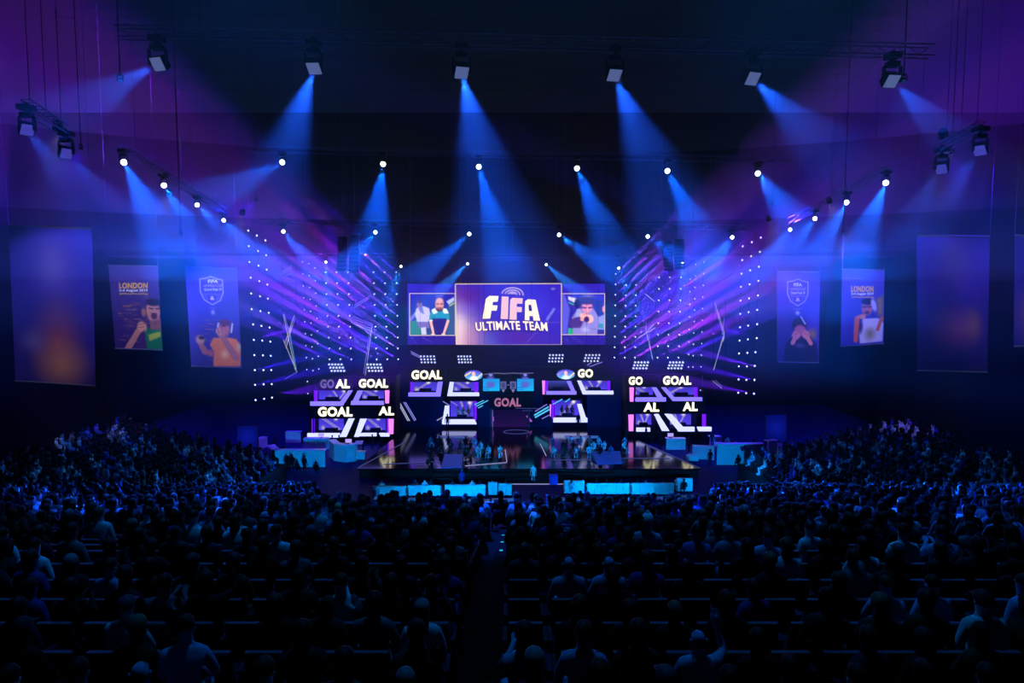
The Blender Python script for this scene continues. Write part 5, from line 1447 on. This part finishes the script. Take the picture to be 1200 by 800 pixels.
# ------------------------------------------------------------------ desks left and right
def desk(pts, Y, h, label, crest=False):
    """white fronted desk: pts = plan polyline (x, y) world, front side"""
    c = Vector((sum(p[0] for p in pts) / len(pts), sum(p[1] for p in pts) / len(pts), FLOOR_Z))
    t = thing('white_desk', label, 'desk', c, 'white fronted desks on the arena floor')
    n_ = 0
    for a, b in zip(pts, pts[1:]):
        a = Vector((*a, FLOOR_Z)); b = Vector((*b, FLOOR_Z)); nr = Vector((-(b - a).y, (b - a).x, 0)).normalized()
        if nr.y < 0: nr = -nr
        L = (b - a).length; n = max(1, round(L / 1.6))
        for k in range(n):
            p = a + (b - a) * (k / n); q = a + (b - a) * ((k + 1) / n); e = (q - p).normalized() * .012
            mb = MB(); mb.hexa([p + e, q - e, q - e + nr * .08, p + e + nr * .08], [x + Vector((0, 0, h)) for x in (p + e, q - e, q - e + nr * .08, p + e + nr * .08)]); mb.build('front_panel', M_whitep, t)
        mb = MB(); lo = Vector((0, 0, h)); hi = Vector((0, 0, h + .07))
        mb.hexa([x + lo for x in (a - nr * .08, b - nr * .08, b + nr * .7, a + nr * .7)], [x + hi for x in (a - nr * .08, b - nr * .08, b + nr * .7, a + nr * .7)]); mb.build('worktop', M_whitep, t)
    return t
def W2(px, Y): a = P(px, 500, Y); return (a.x, Y)
desk([W2(313, 69.5), W2(319, 67.2), W2(380, 67.2)], 67, 1.65, 'wide white desk with silhouetted people before it, left of the stage')
desk([W2(385, 71.5), W2(391, 69.6), W2(404, 69.0), W2(416, 69.4), W2(417.5, 71)], 70, 1.75, 'curved white counter beside the lower left booths')
desk([W2(416, 70.2), W2(427, 70.2)], 70, .75, 'low white bench end next to the curved counter')
desk([W2(334, 78), W2(352, 78)], 78, 1.2, 'small white back desk behind the wide left desk, dark openings')
desk([W2(303, 74.5), W2(313, 76)], 75, 1.1, 'slanted white counter at the far end of the left desk')
desk([W2(355, 75), W2(385, 75)], 75, 1.1, 'white rear counter with monitors below the lower GOAL sign')
cd_ = desk([W2(841, 68), W2(896, 68)], 68, 2.1, 'wide white desk with a shield crest on its front')
desk([W2(812, 70.5), W2(838, 70)], 70, 1.3, 'white sofa-like counter left of the crest desk')
desk([W2(781, 74.5), W2(804, 74.5)], 74, 1.2, 'blue-shaded counter below the right tower booths')
desk([W2(901, 71), W2(912, 71.5)], 71, 1.7, 'narrow white kiosk right of the crest desk, first')
desk([W2(832, 76), W2(846, 76)], 76, 1.1, 'small white rear desk below the blue doorway side')
# crest on the desk front
mb = MB(); cx, cy = 870, 525.6
mb.pxprism([(cx - 2.6, cy - 2.4), (cx, cy - 3.2), (cx + 2.6, cy - 2.4), (cx + 2.4, cy + .8), (cx, cy + 3.4), (cx - 2.4, cy + .8)], 67.95, .03)
o = mb.build('crest', mat('crest_navy', (20, 40, 100), .5, .2), cd_)
# sofa shapes right
for (px0, px1, Y, lab) in ((806, 818, 69, 'rounded white armchair left of the crest desk'), (905, 915, 74, 'white armchair behind the narrow kiosk')):
    sofa(px0, px1, Y, 1.0, lab)
# people around desks
rs = random.Random(5)
k = 0
for (px, Y, z_, pose, c, rz) in [(336, 64.8, FLOOR_Z, 'stand', (8, 8, 12), 0), (341, 65.2, FLOOR_Z, 'stand', (10, 10, 14), .4), (347, 64.6, FLOOR_Z, 'sit', (10, 10, 14), 0), (356, 64.9, FLOOR_Z, 'stand', (10, 10, 14), -.3), (369, 64.2, FLOOR_Z, 'sit', (12, 12, 16), 0),
                                 (317, 69.6, FLOOR_Z + .5, 'sit', (40, 60, 90), 3), (331, 69.6, FLOOR_Z + .5, 'sit', (30, 40, 60), 3), (322, 71, FLOOR_Z + .5, 'stand', (20, 30, 50), 3), (389, 74, FLOOR_Z, 'stand', (10, 10, 16), 0), (397, 74, FLOOR_Z, 'stand', (12, 12, 18), 1), (411, 73, FLOOR_Z, 'stand', (10, 10, 14), 2), (425, 73, FLOOR_Z, 'stand', (10, 10, 16), -1), (436, 74.4, FLOOR_Z, 'stand', (14, 14, 20), 3), (447, 74.4, FLOOR_Z, 'sit', (14, 14, 20), 3),
                                 (833, 67.4, FLOOR_Z, 'stand', (14, 14, 24), 0), (866, 66.8, FLOOR_Z, 'sit', (10, 10, 14), 0), (890, 66.6, FLOOR_Z, 'stand', (8, 8, 12), .4), (853, 70.6, FLOOR_Z + .6, 'stand', (200, 215, 225), 3), (862, 70.9, FLOOR_Z + .6, 'sit', (200, 215, 225), 3), (874, 71, FLOOR_Z + .6, 'sit', (60, 80, 120), 3), (808, 73.4, FLOOR_Z, 'stand', (16, 16, 26), 2), (822, 74, FLOOR_Z, 'sit', (20, 24, 40), 2), (765, 74.5, FLOOR_Z + .9, 'stand', (8, 8, 14), 2), (757, 74.5, FLOOR_Z + .9, 'stand', (8, 8, 14), 1), (774, 73.8, FLOOR_Z, 'stand', (10, 10, 16), 3), (835, 75.5, FLOOR_Z, 'stand', (30, 60, 90), 3), (884, 71.2, FLOOR_Z + .6, 'sit', (40, 50, 80), 3)]:
    side = 'left' if px < 600 else 'crest'
    nm = {'stand': 'standing', 'sit': 'seated'}[pose]
    tone = 'pale' if c[0] > 150 else 'dark' if c[0] < 20 else 'blue'
    where = ('in front of' if Y < 68 else 'behind') + (' the wide left desk' if px < 375 else ' the curved counter' if px < 460 else ' the crest desk' if px > 828 else ' the right tower foot')
    k += 1
    at(px, Y, z_, rz, f"{nm} figure in {tone} clothes {where}, {ordn(k - 1)} along the desks", pose=pose, shirt=c, hairc=(12, 10, 10), group='people around the side desks')
# monitors on the rear counter
for (px, Y, zt, lab) in ((376, 75.3, .27, 'small bright monitor on the white rear counter'), (408, 69.5, .92, 'small violet-lit monitor on the curved white counter'), (786, 74.9, .37, 'small violet-lit monitor near the right tower foot')):
    a = P(px, 500, Y)
    t = thing('desk_monitor', lab, 'monitor', (a.x, Y, zt), 'small monitors on the desks')
    mb = MB(); mb.box(a.x - .32, Y, zt + .12, a.x + .32, Y + .05, zt + .5); mb.build('screen', emat('monitor_glow', (170, 150, 240), 1.2), t)
    mb = MB(); mb.box(a.x - .03, Y + .02, zt, a.x + .03, Y + .05, zt + .14); mb.box(a.x - .15, Y - .08, zt, a.x + .15, Y + .12, zt + .02); mb.build('stand', M_black, t)
# panels with a blue glow put in for the light of doorways
for (x0, x1, y0, y1, Y, lab) in ((278, 302, 499, 524, 74, 'panel glowing blue for a lit doorway, between the left crowd and the desks'), (897, 922, 486, 516, 74, 'panel glowing blue for a lit doorway, behind the crest desk')):
    t = thing('glowing_panel', lab, 'panel', P((x0 + x1) / 2, y1, Y), 'dim blue panels imitating lit doorways')
    cv = Canvas((x0, y0, x1, y1), 20, 20, (2, 4, 90)); cv.a[:] = (1, 3, 66); cv.glow((x0 + x1) / 2, (y0 + y1) / 2, 12, 12, (6, 16, 120), .8)
    cv.build('doorway_glow', M_picture, t, [(x0, y0), (x1, y0), (x1, y1), (x0, y1)], Y)
    mb = MB(); mb.pxprism([(x0 - .4, y0 - .4), (x1 + .4, y0 - .4), (x1 + .4, y1), (x0 - .4, y1)], Y + .05, .1)
    for x in (x0, x1): q = P(x, y1, Y + .1); mb.box(q.x - .05, Y + .04, FLOOR_Z, q.x + .05, Y + .14, q.z + .1)
    mb.build('frame', M_black, t)

# ------------------------------------------------------------------ teams seated on the stage
def team(px0, px1, Y, tablepx, side, seed):
    r = random.Random(seed)
    a = P(tablepx[0], 516, 73.4); b = P(tablepx[1], 516, 73.4)
    t = thing('team_table', f"long cyan-topped team table on the stage, {'left' if side == 'left' else 'right'} of the entrance gate", 'table', ((a.x + b.x) / 2, 73.4, 0), 'team tables on the stage')
    mb = MB(); mb.box(a.x, 73.0, .72, b.x, 74.0, .8); mb.build('table_top', M_whitep, t)
    for x in (a.x + .2, b.x - .2):
        mb = MB(); mb.box(x - .06, 73.2, 0, x + .06, 73.8, .72); mb.build('leg', M_black, t)
    k = 0
    for Yr, n, zz in ((71.4, 9, 0), (69.4, 8, 0), (67.5, 7, 0)):
        for q in range(n):
            px = px0 + (px1 - px0) * (q + .5) / n + r.uniform(-1, 1)
            if r.random() < .18: continue
            p = P(px, 520, Yr)
            c = r.choice([(215, 225, 235), (190, 210, 225), (90, 120, 160), (20, 24, 40), (24, 60, 60), (14, 16, 26), (14, 16, 26), (150, 180, 200)])
            rz = R(180) + r.uniform(-.8, .8)
            k += 1
            st = thing('stool', f"black stool under the {ordn(k - 1)} seated team member, {side} stage group", 'stool', (p.x, Yr, 0), 'stools of the stage teams')
            mb = MB(); mb.tube((p.x, Yr, .4), (p.x, Yr, .45), .2, n=10); mb.build('seat', M_black, st)
            mb = MB(); mb.tube((p.x, Yr, 0), (p.x, Yr, .4), .04, .04, 6); mb.tube((p.x, Yr, 0), (p.x, Yr, .03), .18, n=10); mb.build('stem', M_metal, st)
            person((p.x, Yr, 0), rz, f"team member in {'pale' if c[0] > 140 else 'dark' if c[0] < 60 else 'blue'} shirt seated on stage, {ordn(k - 1)} of the {side} group", pose=r.choice(('sit', 'lean', 'slump', 'phone')), shirt=c, hairc=r.choice([(16, 12, 10), (60, 46, 30), (14, 12, 12)]), hair=r.choice(('short', 'short', 'headset', 'cap')), group='team members seated on stage')
team(500, 592, 72, (512, 548), 'left', 8)
team(642, 738, 72, (662, 702), 'right', 9)
# stage hands as silhouettes by the lower booths
at(524.4, 81.3, 0, R(180), 'stage hand in black standing before the lower left booth', pose='stand', shirt=(6, 6, 10), hairc=(8, 8, 8), scale=1.05)
at(677.6, 81.0, 0, R(180), 'presenter in black standing before the lower right booth', pose='stand', shirt=(8, 8, 12), hairc=(70, 40, 40), scale=1.05)
# players inside the lower booths
for (px, c, lab) in ((537, (225, 225, 235), 'player in white seated inside the lower left booth, first'), (543, (60, 170, 160), 'player in teal seated inside the lower left booth, middle'), (549, (200, 120, 110), 'player in rose seated inside the lower left booth, last'),
                     (658, (90, 90, 130), 'player in grey seated inside the lower right booth, first'), (664, (140, 70, 80), 'player in maroon seated inside the lower right booth, middle'), (670, (40, 40, 70), 'player in navy seated inside the lower right booth, last')):
    zf = P(px, 491.5 if px < 600 else 489.6, YC).z
    a = P(px, 490, YC + 1.9); person((a.x, YC + 1.7, zf), R(180) + .2, lab, shirt=c, hairc=(30, 20, 20), hair='headset', pose='lean', group='players in the lower booths', scale=.95)
# camera crane in front of the left team
g = G(507, 548, FLOOR_Z); g.y = 63.2
t = thing('camera_operator_rig', 'dark camera tripod rig standing before the left team area', 'camera rig', (g.x, g.y, FLOOR_Z))
for a_ in (0, 2.1, 4.2):
    mb = MB(); mb.tube((g.x + .5 * math.cos(a_), g.y + .5 * math.sin(a_), FLOOR_Z), (g.x, g.y, FLOOR_Z + 1.4), .03, n=6); mb.build('leg', M_black, t)
mb = MB(); mb.box(g.x - .15, g.y - .35, FLOOR_Z + 1.4, g.x + .15, g.y + .35, FLOOR_Z + 1.75); mb.tube((g.x, g.y + .35, FLOOR_Z + 1.58), (g.x, g.y + .6, FLOOR_Z + 1.58), .09, n=8); mb.build('camera_body', M_black, t)
a = P(505, 520, 62.4)
person((a.x, 62.4, FLOOR_Z), 0, 'camera operator in black standing behind the tripod rig', pose='stand', shirt=(8, 8, 12), hairc=(10, 10, 10))
